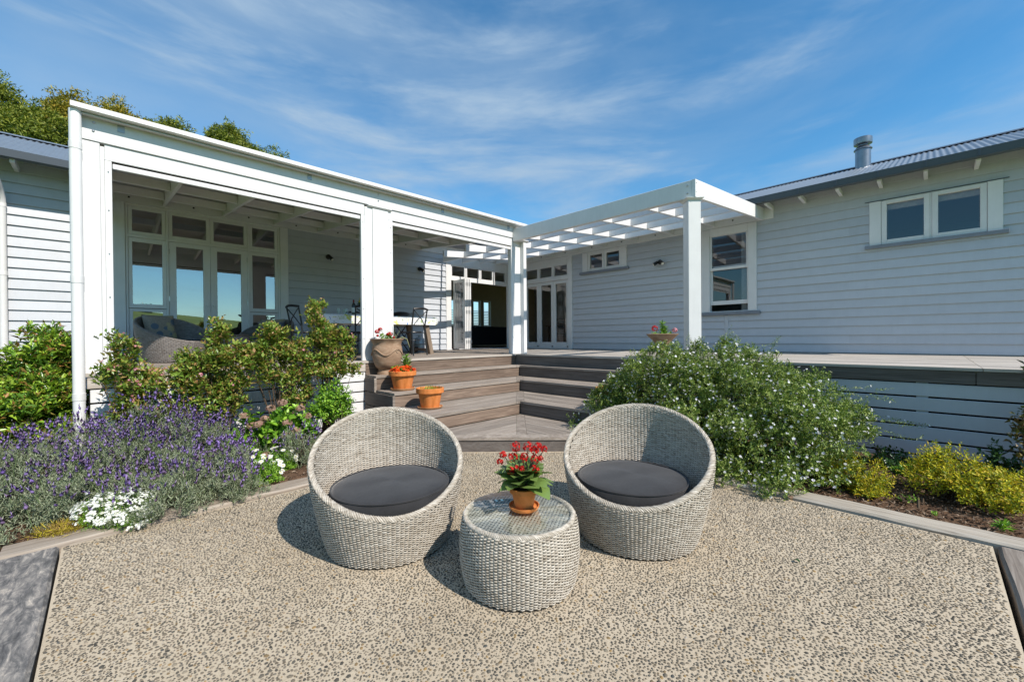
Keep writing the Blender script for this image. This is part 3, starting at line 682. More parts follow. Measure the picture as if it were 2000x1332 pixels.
def wall_core(side, s0, s1, z0, z1, openings, depth=0.10):
    """the wall behind its boards, with real holes"""
    m = MB(); xs = sorted(set([s0, s1]+[v for o in openings for v in o[:2]]))
    for a, b in zip(xs[:-1], xs[1:]):
        zs = [(z0, z1)]; mid = (a+b)/2
        for o in openings:
            if o[0] < mid < o[1]:
                nz = []
                for p, q in zs:
                    if o[2] > p: nz.append((p, min(q, o[2])))
                    if o[3] < q: nz.append((max(p, o[3]), q))
                zs = nz
        for p, q in zs:
            if q-p > 0.005: m.box(*WB(side, a, b, -depth, -0.001, p, q))
    return m
def corrugated(m, along, a0, a1, p0, p1, per=0.0762, amp=0.009):
    """corrugated sheet: waves along 'along' axis from a0 to a1; p0,p1 = (cross, z) at eave and ridge"""
    n = int((a1-a0)/per*6); V = []; F = []
    for i in range(n+1):
        a = a0+(a1-a0)*i/n; h = amp*math.sin(2*PI*a/per)
        for c, z in (p0, p1):
            V.append((a, c, z+h) if along == 'x' else (c, a, z+h))
    for i in range(n): F.append((2*i, 2*i+1, 2*i+3, 2*i+2))
    return m.add(V, F)
def bolt_heads(name, parent, pts, axis, mat='steel', r=0.011):
    for p in pts:
        d = {'x': Vector((-1, 0, 0)), 'y': Vector((0, -1, 0))}[axis]; p = Vector(p)
        MB().tube([p, p+d*0.008, p+d*0.012], [r, r, r*0.55], 8).build(name, mat, parent, True)

# ---- left wing
lw = thing('house_wing', 'white weatherboard house wing behind the verandah on the left', 'house', (3, 9.64, 0), 0, 'wings of the house')
opL = [(0.266, 2.791, 0.955, 3.66), (6.873, 9.36, 0.955, 3.66)]
wallL = wall_core('L', -1.75, 9.39, -0.1, 4.05, opL).build('wall', 'boardpaint', lw)
boards(wallL, 'L', -1.75, -0.13, 0.19, 4.03, [], (-0.9,)); boards(wallL, 'L', -0.128, 9.37, 0.98, 3.66, opL, (4.3, 5.4))
# back and end walls, floor, ceiling of the rooms
def rooms_left():
    Vb = 13.72; wins = [(8.9+i*0.58, 8.9+i*0.58+0.36, 1.86, 2.86) for i in range(6)]
    m = MB(); xs = sorted(set([-1.75, 15.2]+[v for o in wins for v in o[:2]]))
    for a, b in zip(xs[:-1], xs[1:]):
        zs = [(0.8, 3.75)]
        if any(o[0] < (a+b)/2 < o[1] for o in wins): zs = [(0.8, 1.86), (2.86, 3.75)]
        for p, q in zs: m.box(a, b, Vb, Vb+0.1, p, q)
    bw = m.build('back_wall', 'warmwall', lw)
    for i, o in enumerate(wins):
        w = part('window', lw)
        MB().cbox(o[0]-0.05, o[0], Vb-0.03, Vb, 1.80, 2.92, 0.003).cbox(o[1], o[1]+0.05, Vb-0.03, Vb, 1.80, 2.92, 0.003).cbox(o[0], o[1], Vb-0.03, Vb, 2.86, 2.92, 0.003).cbox(o[0], o[1], Vb-0.03, Vb, 1.80, 1.86, 0.003).build('frame', 'white', w)
        if i > 0:
            for k in range(9): MB().hexa([(o[0], Vb+0.02, 1.88+k*0.07), (o[1], Vb+0.02, 1.88+k*0.07), (o[1], Vb+0.07, 1.905+k*0.07), (o[0], Vb+0.07, 1.905+k*0.07), (o[0], Vb+0.02, 1.888+k*0.07), (o[1], Vb+0.02, 1.888+k*0.07), (o[1], Vb+0.07, 1.913+k*0.07), (o[0], Vb+0.07, 1.913+k*0.07)]).build('louvre', 'white', w)
    MB().box(-1.75, 15.2, WL+0.02, Vb, 0.85, 0.955).build('floor', 'floorwood', lw)
    MB().box(-1.75, 15.2, WL+0.102, Vb, 3.72, 3.78).build('ceiling', 'ceilpaint', lw)
    MB().box(-1.85, -1.75, WL, Vb, -0.1, 4.05).box(15.1, 15.2, WL, Vb, 0.8, 3.72).build('end_wall', 'boardpaint', lw)
    MB().box(5.6, 5.7, WL+0.102, Vb-0.002, 0.956, 3.719).build('partition', 'warmwall', lw)
rooms_left()
roofL = part('roof', lw)
corrugated(MB(), 'x', -1.95, 8.6, (9.06, 3.985), (11.40, 4.93)).build('roof_sheet', 'roofmetal', roofL, 'all')
corrugated(MB(), 'x', -1.95, 12.0, (13.75, 3.985), (11.40, 4.93)).build('roof_sheet', 'roofmetal', roofL, 'all')
MB().prism([(11.22, 4.885), (11.40, 4.965), (11.58, 4.885), (11.40, 4.945)], 'x', -1.97, 11.2).build('ridge_cap', 'roofmetal', roofL)
MB().prism([(9.05, 3.93), (9.64, 4.165), (9.64, 4.15), (9.05, 3.915)], 'x', -1.94, 9.0).build('soffit', 'ceilpaint', roofL)
MB().prism([(9.03, 3.875), (9.15, 3.875), (9.15, 3.965), (9.142, 3.965), (9.142, 3.885), (9.038, 3.885), (9.038, 3.98), (9.022, 3.98)], 'x', -1.95, -0.18).build('gutter', 'guttermetal', roofL)
for x in (-1.55, -0.93, -0.36): bx('rafter_tail', 'white', roofL, x, x+0.05, 9.12, 9.60, 3.83, 3.905)
MB().tube([(-1.10, 9.10, 3.88), (-1.10, 9.10, 3.82), (-1.09, 9.2, 3.70), (-1.06, 9.42, 3.52), (-1.05, 9.535, 3.40), (-1.05, 9.55, 3.28), (-1.05, 9.55, 0.0)], 0.042, 14).build('downpipe', 'white', lw, True)
for z in (3.30, 2.30, 1.1): MB().tube([(-1.05, 9.55, z-0.03), (-1.05, 9.55, z+0.03)], 0.046, 14).build('pipe_joint', 'white', lw, True)

def window_group():
    """side lights, two glazed doors and four lights above, under the verandah"""
    o0, o1 = 0.0, 0.03
    g = part('window', lw)
    wb('casing', 'white', g, 'L', 0.070, 0.266, 0.0, 0.04, 0.963, 3.654)
    wb('casing', 'white', g, 'L', 2.645, 2.80, 0.0, 0.04, 0.963, 3.654)
    wb('transom_bar', 'white', g, 'L', 0.267, 2.644, -0.07, 0.02, 3.075, 3.125)
    wb('head', 'white', g, 'L', 0.267, 2.644, -0.07, 0.018, 3.615, 3.655)
    wb('threshold', 'white', g, 'L', 0.267, 2.644, -0.07, 0.018, 0.963, 1.0)
    for s in (0.268, 0.805, 2.058, 2.610):
        wb('mullion', 'white', g, 'L', s, s+0.032, -0.07, 0.024, 1.001, 3.614)
    for a, b in ((0.302, 0.803), (0.839, 1.447), (1.451, 2.056), (2.092, 2.608)):
        w = part('window', lw); ring('L', a, b, 3.128, 3.613, 0.055, -0.05, 0.008).build('frame', 'white', w); pane(w, 'L', a+0.05, b-0.05, 3.18, 3.56, -0.02)
    for a, b in ((0.302, 0.803), (2.092, 2.608)):
        w = part('window', lw); ring('L', a, b, 1.86, 3.072, 0.052, -0.05, 0.008, 0.07, 0.07).build('frame', 'white', w); pane(w, 'L', a+0.048, b-0.048, 1.92, 3.01, -0.02)
        w = part('window', lw); ring('L', a, b, 1.003, 1.85, 0.052, -0.05, 0.004, 0.1, 0.05).build('frame', 'white', w); pane(w, 'L', a+0.048, b-0.048, 1.10, 1.81, -0.022)
    for i, (a, b) in enumerate(((0.839, 1.447), (1.451, 2.056))):
        d = part('door', lw); ring('L', a, b, 1.003, 3.072, 0.105, -0.05, 0.010, 0.19, 0.075).build('frame', 'white', d); pane(d, 'L', a+0.1, b-0.1, 1.18, 3.0, -0.02)
        for z in (1.25, 2.0, 2.85): bx('hinge', 'steel', d, (a-0.002 if i == 0 else b-0.012), (a+0.012 if i == 0 else b+0.002), WL-0.022, WL-0.009, z, z+0.09, 0.001)
        h = (b-0.05) if i == 0 else (a+0.05)
        MB().tube([(h, WL-0.010, 1.95), (h, WL-0.03, 1.95), (h, WL-0.045, 1.95)], [0.02, 0.009, 0.016], 10).build('handle', 'white', d, True)
window_group()

def bifold(side, jamb0, jamb1, leaves_at, lights, z_door=2.955):
    """opening with lights above; leaves_at lists the closed leaves"""
    h = lw if side == 'L' else rw
    j = part('doorway', h)
    a, b = jamb0; wb('casing', 'white', j, side, a, b, 0.0, 0.045, 0.963, 3.60 if side == 'R' else 3.65)
    a2, b2 = jamb1; wb('casing', 'white', j, side, a2, b2, 0.0, 0.03, 0.963, 3.60 if side == 'R' else 3.65)
    lo, hi = min(b, b2, a, a2), max(a, a2, b, b2); s0, s1 = sorted((a, b, a2, b2))[1:3]
    wb('head_rail', 'white', j, side, s0, s1, -0.08, 0.02, z_door, 3.055)
    wb('head', 'white', j, side, s0, s1, -0.08, 0.02, 3.40, 3.60 if side == 'R' else 3.65)
    wb('track', 'steel', j, side, s0, s1, -0.05, -0.02, z_door-0.012, z_door-0.001, 0.001)
    wb('threshold', 'white', j, side, s0, s1, -0.09, 0.03, 0.9635, 0.985)
    for p, q in lights:
        w = part('window', h); ring(side, p, q, 3.057, 3.398, 0.045, -0.06, 0.012, 0.03, 0.03).build('frame', 'white', w); pane(w, side, p+0.04, q-0.04, 3.08, 3.37, -0.025)
    for p, q in leaves_at:
        d = part('door', h); ring(side, p, q, 0.99, z_door-0.015, 0.085, -0.05, -0.005, 0.17, 0.085).build('frame', 'white', d); pane(d, side, p+0.08, q-0.08, 1.15, z_door-0.09, -0.03)
        MB().cbox(*WB(side, p+0.02, p+0.045, -0.004, 0.03, 1.02, 1.05), c=0.002).build('bolt', 'blackiron', d)
bifold('L', (6.873, 7.05), (9.26, 9.355), [], [(7.06+i*0.55, 7.06+i*0.55+0.54) for i in range(4)])
# the four leaves folded back against the jamb, standing out square from the wall
for i in range(4):
    u0 = 7.10+i*0.058; d = part('door', lw); m = MB(); y0, y1 = WL-0.60, WL-0.055
    for a in ((y0, y0+0.085, 0.995, 2.94), (y1-0.085, y1, 0.995, 2.94), (y0+0.085, y1-0.085, 0.995, 1.165), (y0+0.085, y1-0.085, 2.855, 2.94)):
        m.cbox(u0, u0+0.044, a[0], a[1], a[2], a[3], 0.003)
    m.build('frame', 'white', d)
    MB().add([(u0+0.02, y0+0.08, 1.15), (u0+0.02, y1-0.08, 1.15), (u0+0.02, y1-0.08, 2.87), (u0+0.02, y0+0.08, 2.87)], [(0, 3, 2, 1)]).build('pane', 'glass', d)
    for z in (1.15, 1.98, 2.75): bx('hinge', 'steel', d, u0+0.03, u0+0.057, y0-0.010, y0-0.002, z, z+0.09, 0.001)

# ---- right wing
rw = thing('house_wing', 'pale grey-white weatherboard house wing in shade on the right', 'house', (9.4, 3, 0), 0, 'wings of the house')
opR = [(-0.60, 0.60, 2.81, 3.54), (2.60, 3.40, 1.80, 3.55), (5.50, 6.56, 3.06, 3.55), (7.12, 9.60, 0.955, 3.59)]
wallR = wall_core('R', -1.55, 9.63, -0.1, 4.02, opR).build('wall', 'boardpaint', rw)
boards(wallR, 'R', -1.55, 9.60, 0.98, 4.00, opR, (1.45, 1.02, 1.3))
def rooms_right():
    MB().box(WR+0.03, 13.3, -1.5, WL-0.002, 0.85, 0.953).build('floor', 'floorwood', rw)
    MB().box(WR+0.102, 13.3, -1.5, WL+0.05, 3.72, 3.78).build('ceiling', 'ceilpaint', rw)
    MB().box(13.3, 13.4, -1.55, WL, -0.1, 4.0).build('back_wall', 'boardpaint', rw)
    MB().box(WR+0.001, 13.3, -1.55, -1.50, -0.1, 3.9).build('end_wall', 'boardpaint', rw)
    for y in (1.8, 4.9): MB().box(WR+0.102, 13.29, y, y+0.1, 0.954, 3.719).build('partition', 'ceilpaint', rw)
rooms_right()
roofR = part('roof', rw)
corrugated(MB(), 'y', -1.85, 9.3, (8.88, 3.915), (11.40, 4.835)).build('roof_sheet', 'roofmetal', roofR, 'all')
corrugated(MB(), 'y', -1.85, 13.0, (13.92, 3.915), (11.40, 4.835)).build('roof_sheet', 'roofmetal', roofR, 'all')
MB().prism([(11.22, 4.792), (11.40, 4.87), (11.58, 4.792), (11.40, 4.852)], 'y', -1.87, 12.0).build('ridge_cap', 'guttermetal', roofR)
MB().prism([(8.88, 3.862), (9.40, 4.055), (9.40, 4.04), (8.88, 3.847)], 'y', -1.84, 9.0).build('soffit', 'ceilpaint', roofR)
MB().prism([(8.80, 3.795), (8.92, 3.795), (8.92, 3.885), (8.912, 3.885), (8.912, 3.803), (8.808, 3.803), (8.808, 3.905), (8.79, 3.905)], 'y', -1.86, 9.0).build('gutter', 'guttermetal', roofR)
for y in [1.66-0.535*i for i in range(-8, 7)]:
    if y > -1.8 and y < 5.5: bx('rafter_tail', 'white', roofR, 8.925, 9.38, y-0.025, y+0.025, 3.765, 3.842)
    if -1.8 < y < 2.4: bx('gutter_bracket', 'guttermetal', roofR, 8.784, 8.7895, y-0.014, y+0.014, 3.80, 3.90, 0.001)
MB().hexa([(WR+0.1, -1.505, 3.9), (13.3, -1.505, 3.9), (13.3, -1.545, 3.9), (WR+0.1, -1.545, 3.9), (11.39, -1.505, 4.62), (11.41, -1.505, 4.62), (11.41, -1.545, 4.62), (11.39, -1.545, 4.62)]).build('gable', 'boardpaint', rw)
def flue():
    c = (11.2, 0.985, 0); f = part('flue', rw)
    MB().lathe([(0.128, 4.55), (0.128, 5.10), (0.138, 5.105), (0.15, 5.11), (0.15, 5.125), (0.112, 5.165), (0.085, 5.19), (0.085, 5.215)], 28, c, True).build('flue_pipe', 'flue', f, True)
    MB().lathe([(0.09, 5.205), (0.15, 5.225), (0.152, 5.235), (0.152, 5.345), (0.146, 5.35), (0.02, 5.36)], 28, c, True).build('flue_cowl', 'flue', f, True)
flue()

def big_window():
    w = part('window', rw)
    wb('casing', 'white', w, 'R', 0.592, 0.742, 0.0, 0.045, 2.812, 3.552); wb('casing', 'white', w, 'R', -0.742, -0.590, 0.0, 0.045, 2.812, 3.552)
    ring('R', 0.012, 0.588, 2.812, 3.545, 0.068, -0.04, 0.038, 0.075, 0.06).build('frame', 'white', w); ring('R', -0.586, -0.012, 2.812, 3.545, 0.068, -0.04, 0.038, 0.075, 0.06).build('frame', 'white', w)
    wb('mullion', 'white', w, 'R', -0.011, 0.011, -0.04, 0.03, 2.812, 3.545)
    pane(w, 'R', 0.07, 0.53, 2.88, 3.49, -0.005); pane(w, 'R', -0.53, -0.07, 2.88, 3.49, -0.005)
    wb('sill', 'sillpaint', w, 'R', -0.80, 0.80, 0.0, 0.085, 2.755, 2.811)
    wb('head_flashing', 'guttermetal', w, 'R', -0.80, 0.80, 0.0, 0.055, 3.555, 3.562, 0.001)
    for a, b in ((0.05, 0.56), (-0.56, -0.05)): wb('roman_blind', 'blindfabric', w, 'R', a, b, -0.09, -0.06, 3.40, 3.55, 0.003)
big_window()
def sash_window():
    w = part('window', rw); z0, z1 = 1.803, 3.595
    wb('casing', 'white', w, 'R', 3.372, 3.544, 0.0, 0.05, z0, z1); wb('casing', 'white', w, 'R', 2.464, 2.624, 0.0, 0.05, z0, z1)
    wb('head', 'white', w, 'R', 2.625, 3.371, -0.05, 0.046, 3.44, z1)
    ring('R', 2.626, 3.370, 2.70, 3.438, 0.035, -0.03, 0.02, 0.055, 0.012).build('frame', 'white', w); pane(w, 'R', 2.65, 3.345, 2.75, 3.43, 0.0)
    ring('R', 2.626, 3.370, 1.965, 2.80, 0.035, -0.075, -0.032, 0.085, 0.04).build('frame', 'white', w); pane(w, 'R', 2.65, 3.345, 2.04, 2.77, -0.05)
    wb('sash_track', 'white', w, 'R', 2.600, 2.625, -0.09, 0.02, z0, 3.44); wb('sash_track', 'white', w, 'R', 3.371, 3.40, -0.09, 0.02, z0, 3.44)
    wb('sub_sill', 'white', w, 'R', 2.626, 3.370, -0.09, 0.045, z0, 1.822)
    wb('sill', 'sillpaint', w, 'R', 2.40, 3.60, 0.0, 0.095, 1.735, 1.80, 0.01)
    m = MB(); n = 40                       # gathered curtain at the right hand side
    pts = [(2.64+0.16*i/n, WR+0.16+0.022*math.sin(i*0.95)) for i in range(n+1)]
    V = [(y_, x_, z) for z in (1.6, 3.5) for x_, y_ in pts]
    m.add(V, [(i, i+1, n+2+i, n+1+i) for i in range(n)]).build('curtain', 'curtain', w, True)
    wb('corner_stop', 'boardpaint', wallR, 'R', 3.0, 3.08, 0.0, 0.034, 0.985, 1.73)
sash_window()
def small_window():
    w = part('window', rw)
    wb('casing', 'white', w, 'R', 6.545, 6.718, 0.0, 0.045, 3.065, 3.595); wb('casing', 'white', w, 'R', 5.370, 5.526, 0.0, 0.045, 3.065, 3.595)
    for a, b in ((5.53, 6.03), (6.04, 6.541)):
        ring('R', a, b, 3.065, 3.593, 0.06, -0.04, 0.03, 0.08, 0.09).build('frame', 'white', w); pane(w, 'R', a+0.055, b-0.055, 3.14, 3.51, -0.005)
    wb('sill', 'sillpaint', w, 'R', 5.31, 6.80, 0.0, 0.085, 3.00, 3.064, 0.01)
small_window()
bifold('R', (7.08, 7.224), (9.50, 9.59), [(7.234+i*0.565, 7.234+i*0.565+0.56) for i in range(4)], [(7.234+i*0.565, 7.234+i*0.565+0.56) for i in range(4)])

# ------------------------------------------------------------------ verandah
vd = thing('verandah', 'white timber verandah with box gutter and rolled-up blinds along left wing', 'verandah', (3, 6.1, 0))
SL = 0.0935                                    # fall of the roof
def vz(y): return 3.36+(y-6.1)*SL              # underside of the rafters
def verandah():
    V0 = 6.0
    # posts: end, middle and corner, each with its blind channels
    bx('post', 'white', vd, -0.145, -0.015, V0, V0+0.15, DZ, 3.326); bx('post_trim', 'white', vd, -0.014, 0.018, V0+0.012, V0+0.13, DZ, 3.30); bx('blind_channel', 'white', vd, 0.019, 0.073, V0+0.004, V0+0.055, DZ+0.002, 3.162)
    bx('post', 'white', vd, 2.938, 3.200, V0-0.004, V0+0.2, DZ, 3.295); bx('post_trim', 'white', vd, 2.816, 2.936, V0+0.006, V0+0.15, DZ, 3.295); bx('blind_channel', 'white', vd, 2.758, 2.814, V0+0.003, V0+0.055, DZ+0.002, 3.162)
    bx('blind_channel', 'white', vd, 3.202, 3.278, V0+0.003, V0+0.055, DZ+0.002, 3.162)
    MB().prism([(V0-0.035, 3.328), (V0-0.035, 3.315), (V0-0.012, 3.296), (V0+0.2, 3.296), (V0+0.2, 3.328)], 'x', 2.86, 3.25).build('capital', 'white', vd)
    bx('post', 'white', vd, 6.002, 6.19, V0, V0+0.19, DZ, 3.272); bx('blind_channel', 'white', vd, 5.915, 6.000, V0+0.003, V0+0.055, DZ+0.002, 3.162)
    bx('corner_stud', 'white', vd, 6.176, 6.262, V0-0.095, V0-0.001, DZ, 3.272)
    MB().prism([(V0-0.13, 3.302), (V0-0.13, 3.29), (V0-0.10, 3.273), (V0+0.2, 3.273), (V0+0.2, 3.302)], 'x', 5.97, 6.30).build('capital', 'white', vd)
    # beam in one length, header boards and the rolled blinds' bottom bars below it
    bx('beam', 'white', vd, -0.16, 6.235, V0-0.012, V0+0.06, 3.329, 3.585)
    for a, b in ((0.019, 2.813), (3.203, 5.999)):
        bx('blind_box', 'white', vd, a, b, V0+0.008, V0+0.075, 3.165, 3.327)
        bl = bx('blind_bar', 'white', vd, a+0.06, b-0.06, V0+0.02, V0+0.05, 3.092, 3.146)
        MB().box(a+0.05, b-0.05, V0+0.028, V0+0.045, 3.146, 3.164).build('gap_shade_strip', 'gap_shade', bl)  # black strip painting the dark gap between blind box and bar
    # box gutter, with brackets
    g = MB().prism([(5.845, 3.625), (5.845, 3.578), (5.985, 3.555), (5.985, 3.566), (5.857, 3.589), (5.857, 3.625)], 'x', -0.215, 6.24).build('gutter', 'white', vd)
    MB().box(-0.213, 6.238, 5.9855, 5.9865, 3.556, 3.61).build('gutter_back', 'white', g)
    for x in (0.12, 2.0, 4.2, 5.8): bx('gutter_bracket', 'propane', vd, x, x+0.055, V0-0.019, V0-0.0125, 3.48, 3.552, 0.001)
    bolt_heads('bolt', vd, [(-0.06, V0-0.012, 3.43), (-0.055, V0-0.012, 3.515), (3.03, V0-0.012, 3.42), (3.03, V0-0.012, 3.52)], 'y')
    for x in (0.046, 2.786, 3.24, 5.957):
        bolt_heads('screw', vd, [(x, V0+0.003, z) for z in (1.3, 1.75, 2.2, 2.65, 3.05)], 'y', 'steel', 0.006)
    # downpipe at the end
    dp = MB().tube([(-0.185, 5.925, 3.57), (-0.185, 5.925, 0.0)], 0.046, 18).build('downpipe', 'white', vd, True)
    for z in (3.22, 1.9, 0.74): MB().tube([(-0.185, 5.925, z-0.035), (-0.185, 5.925, z+0.035)], 0.0495, 18).build('pipe_joint', 'white', dp, True)
    # rafters, battens and roof
    ext = [0.757+0.8825*i for i in range(6)]
    for x in [-0.126]+ext+[6.053]:
        y0, y1 = V0+0.065, WL-0.055
        MB().hexa([(x, y0, vz(y0)), (x+0.045, y0, vz(y0)), (x+0.045, y1, vz(y1)), (x, y1, vz(y1)), (x, y0, vz(y0)+0.19), (x+0.045, y0, vz(y0)+0.19), (x+0.045, y1, vz(y1)+0.19), (x, y1, vz(y1)+0.19)]).build('rafter', 'white', vd)
    xs = [-0.126]+ext+[6.053]
    for y in (6.42, 7.35, 8.28, 9.2):
        for a, b in zip(xs[:-1], xs[1:]):
            z = vz(y)+0.045; bx('batten', 'white', vd, a+0.047, b-0.002, y, y+0.045, z, z+0.125, 0.003)
    bx('ledger', 'white', vd, -0.10, WR-0.052, WL-0.053, WL-0.008, 3.655, 3.89)
    bolt_heads('bolt', vd, [(x, WL-0.053, 3.74) for x in (0.32, 1.2, 2.08, 2.96, 3.85, 4.75, 5.6)], 'y', 'blackiron', 0.016)
    MB().prism([(5.90, vz(5.90)+0.205), (9.62, vz(9.62)+0.205), (9.62, vz(9.62)+0.215), (5.90, vz(5.90)+0.215)], 'x', -0.19, 6.22).build('roof_sheet', 'ceilpaint', vd)
    bx('side_beam', 'white', vd, -0.16, -0.128, V0+0.155, WL-0.03, 3.36, 3.58)
verandah()

# ------------------------------------------------------------------ pergola
pg = thing('pergola', 'open white pergola of crossing beams over the corner deck', 'pergola', (6, 2.4, 0))
def pergola():
    x0, yq = 5.95, 2.33
    pz = lambda x: 3.338+(x-x0)*0.0915           # underside of the rafters
    bx('post', 'white', pg, 5.962, 6.145, 2.334, 2.512, DZ, 3.225)
    MB().lathe([(0.125, 3.225), (0.130, 3.226), (0.150, 3.24), (0.175, 3.250), (0.18, 3.258)], 4, (6.0535, 2.423, 0), True).build('capital', 'white', pg)
    pg.children[-1].matrix_basis = Matrix.Translation((6.0535, 2.423, 0)) @ Matrix.Rotation(PI/4, 4, 'Z') @ Matrix.Translation((-6.0535, -2.423, 0))
    bx('beam', 'white', pg, x0, x0+0.09, yq+0.052, 5.985, 3.260, 3.508)
    # side beam climbs to the wall
    y0, y1 = yq, yq+0.05; xe = WR-0.052
    MB().hexa([(x0, y0, 3.260), (xe, y0, 3.592), (xe, y1, 3.592), (x0, y1, 3.260), (x0, y0, 3.508), (xe, y0, 3.828), (xe, y1, 3.828), (x0, y1, 3.508)]).build('beam', 'white', pg)
    bx('ledger', 'white', pg, WR-0.050, WR-0.004, 2.165, WL-0.06, 3.602, 3.826)
    bolt_heads('bolt', pg, [(x0, 2.44, 3.44), (x0, 2.44, 3.33)], 'x', 'steel', 0.014)
    bolt_heads('bolt', pg, [(5.985, yq, 3.47), (5.985, yq, 3.345)], 'y', 'steel', 0.010)
    bolt_heads('bolt', pg, [(WR-0.050, y, 3.70) for y in (2.9, 3.7, 4.6, 5.5, 6.4, 7.3, 8.2)], 'x', 'blackiron', 0.016)
    ys = [3.252, 4.146, 5.041, 5.931, 6.815, 7.715, 8.605]; us = [6.73, 7.39, 8.05, 8.71]; d = 0.150
    for y in ys:
        a, b = (x0+0.092 if y < 5.95 else 6.10), WR-0.052
        if y > 5.8 and y < 6.2: a = 6.19
        MB().hexa([(a, y, pz(a)), (b, y, pz(b)), (b, y+0.045, pz(b)), (a, y+0.045, pz(a)), (a, y, pz(a)+d), (b, y, pz(b)+d), (b, y+0.045, pz(b)+d), (a, y+0.045, pz(a)+d)]).build('rafter', 'white', pg)
    yy = [yq+0.004]+ys+[WL-0.062-0.045]
    for u in us:
        for a, b in zip(yy[:-1], yy[1:]):
            MB().cbox(u, u+0.042, a+0.0465, b-0.0015, pz(u)+0.002, pz(u)+d-0.006, 0.002).build('cross_piece', 'white', pg)
pergola()

def wall_lamp(label, side, s, z, twin):
    o = thing('wall_lamp', label, 'lamp', (0, 0, 0), 0, 'black spot lamps on the house walls')
    loc = Vector((s, WL-0.028, z)) if side == 'L' else Vector((WR-0.028, s, z)); out = Vector((0, -1, 0)) if side == 'L' else Vector((-1, 0, 0)); al = Vector((1, 0, 0)) if side == 'L' else Vector((0, -1, 0))
    MB().tube([loc, loc+out*0.035, loc+out*0.045], [0.055, 0.055, 0.04], 18).build('base', 'black', o, True)
    dirs = (-0.75, 0.75) if twin else (0.25,)
    for t in dirs:
        p = loc+out*0.06+al*t*0.05; d = (out*0.55+al*t*0.9+Vector((0, 0, -0.55))).normalized()
        h = MB().tube([loc+out*0.03, p], 0.012, 8).tube([p-d*0.015, p, p+d*0.10, p+d*0.115], [0.022, 0.034, 0.040, 0.041], 16).build('lamp_head', 'black', o, True)
        MB().tube([p+d*0.1155, p+d*0.1165], 0.034, 16).build('lens', 'label', h, True)
wall_lamp('black spot lamp on shaded wall between glazed doors and middle post', 'L', 3.635, 3.16, False)
wall_lamp('black spot lamp on wall at the edge of the sunlit boards', 'L', 6.02, 3.155, False)
wall_lamp('black twin spot lamp on the right wing beside the small window', 'R', 4.49, 3.05, True)

# ------------------------------------------------------------------ woven furniture
def weave(name, mat, parent, rfun, hfun, nst, pitch, amp, wid, thick, zmin=0.012, zmax=1.0, seed=0, side=1, per=4):
    """rows of flat strands passing in front of and behind upright stakes; rfun(z), hfun(angle)=rim height; side=1 seen from outside"""
    rng = np.random.default_rng(seed); seg = nst*per; th = np.arange(seg)*2*PI/seg
    V = []; F = []; rows = int((zmax-zmin)/pitch); base = 0; H = np.array([hfun(t) for t in th]); hw = wid/2
    drift = 0.0012*np.sin(th*5+1)+0.0010*np.sin(th*13)
    for i in range(rows):
        z = zmin+pitch*(i+0.5); ok = z < H-0.008
        if not ok.any(): break
        R = rfun(z); dr = (rfun(z+0.005)-rfun(z-0.005))/0.01
        wave = amp*np.cos(nst*th/2+PI*(i % 2)*0.5*2)+rng.normal(0, 0.0005, seg); zz = z+drift+rng.normal(0, 0.0005, seg)+rng.normal(0, 0.0006)
        for (dz, do) in ((hw, 0.0), (hw*0.35, thick), (-hw*0.35, thick), (-hw, 0.0)):
            rr = R+wave+side*do+dr*dz; V.append(np.stack([rr*np.cos(th), rr*np.sin(th), zz+dz], -1))
        nx = (np.arange(seg)+1) % seg; good = ok & ok[nx]; a = np.arange(seg)[good]; b = nx[good]
        for k in range(3): F.append(np.stack([base+k*seg+a, base+k*seg+b, base+(k+1)*seg+b, base+(k+1)*seg+a], -1))
        base += 4*seg
    V = np.concatenate(V); F = np.concatenate(F)
    # every visible bead has its own vertices, so that it keeps its own tone
    row = F[:, 0]//(4*seg); half = (((F[:, 0] % seg)+per//2+per*(row % 2))//(2*per)) % nst; key = row*nst+half
    pair = key[:, None]*len(V)+F; uniq, inv = np.unique(pair.ravel(), return_inverse=True)
    return tag(raw(name, V[uniq % len(V)], inv.reshape(F.shape), mat, parent, True), kind='stuff')
def braid(path, radius, strands, turns, sr, m=None):
    """strands twisted round a closed path"""
    m = m or MB(); n = len(path)
    for s in range(strands):
        pts = []
        for i in range(n*3+1):
            t = i/3 % n; a = int(t) % n; b = (a+1) % n; f = t-int(t)
            p = Vector(path[a]).lerp(Vector(path[b]), f); tan = (Vector(path[b])-Vector(path[a])).normalized()
            rad = Vector((p.x, p.y, 0)).normalized(); nor = tan.cross(rad).normalized()
            ph = 2*PI*(turns*(i/(3*n))+s/strands); pts.append(p+(rad*math.cos(ph)+nor*math.sin(ph))*radius)
        m.tube(pts, sr, 5, False)
    return m
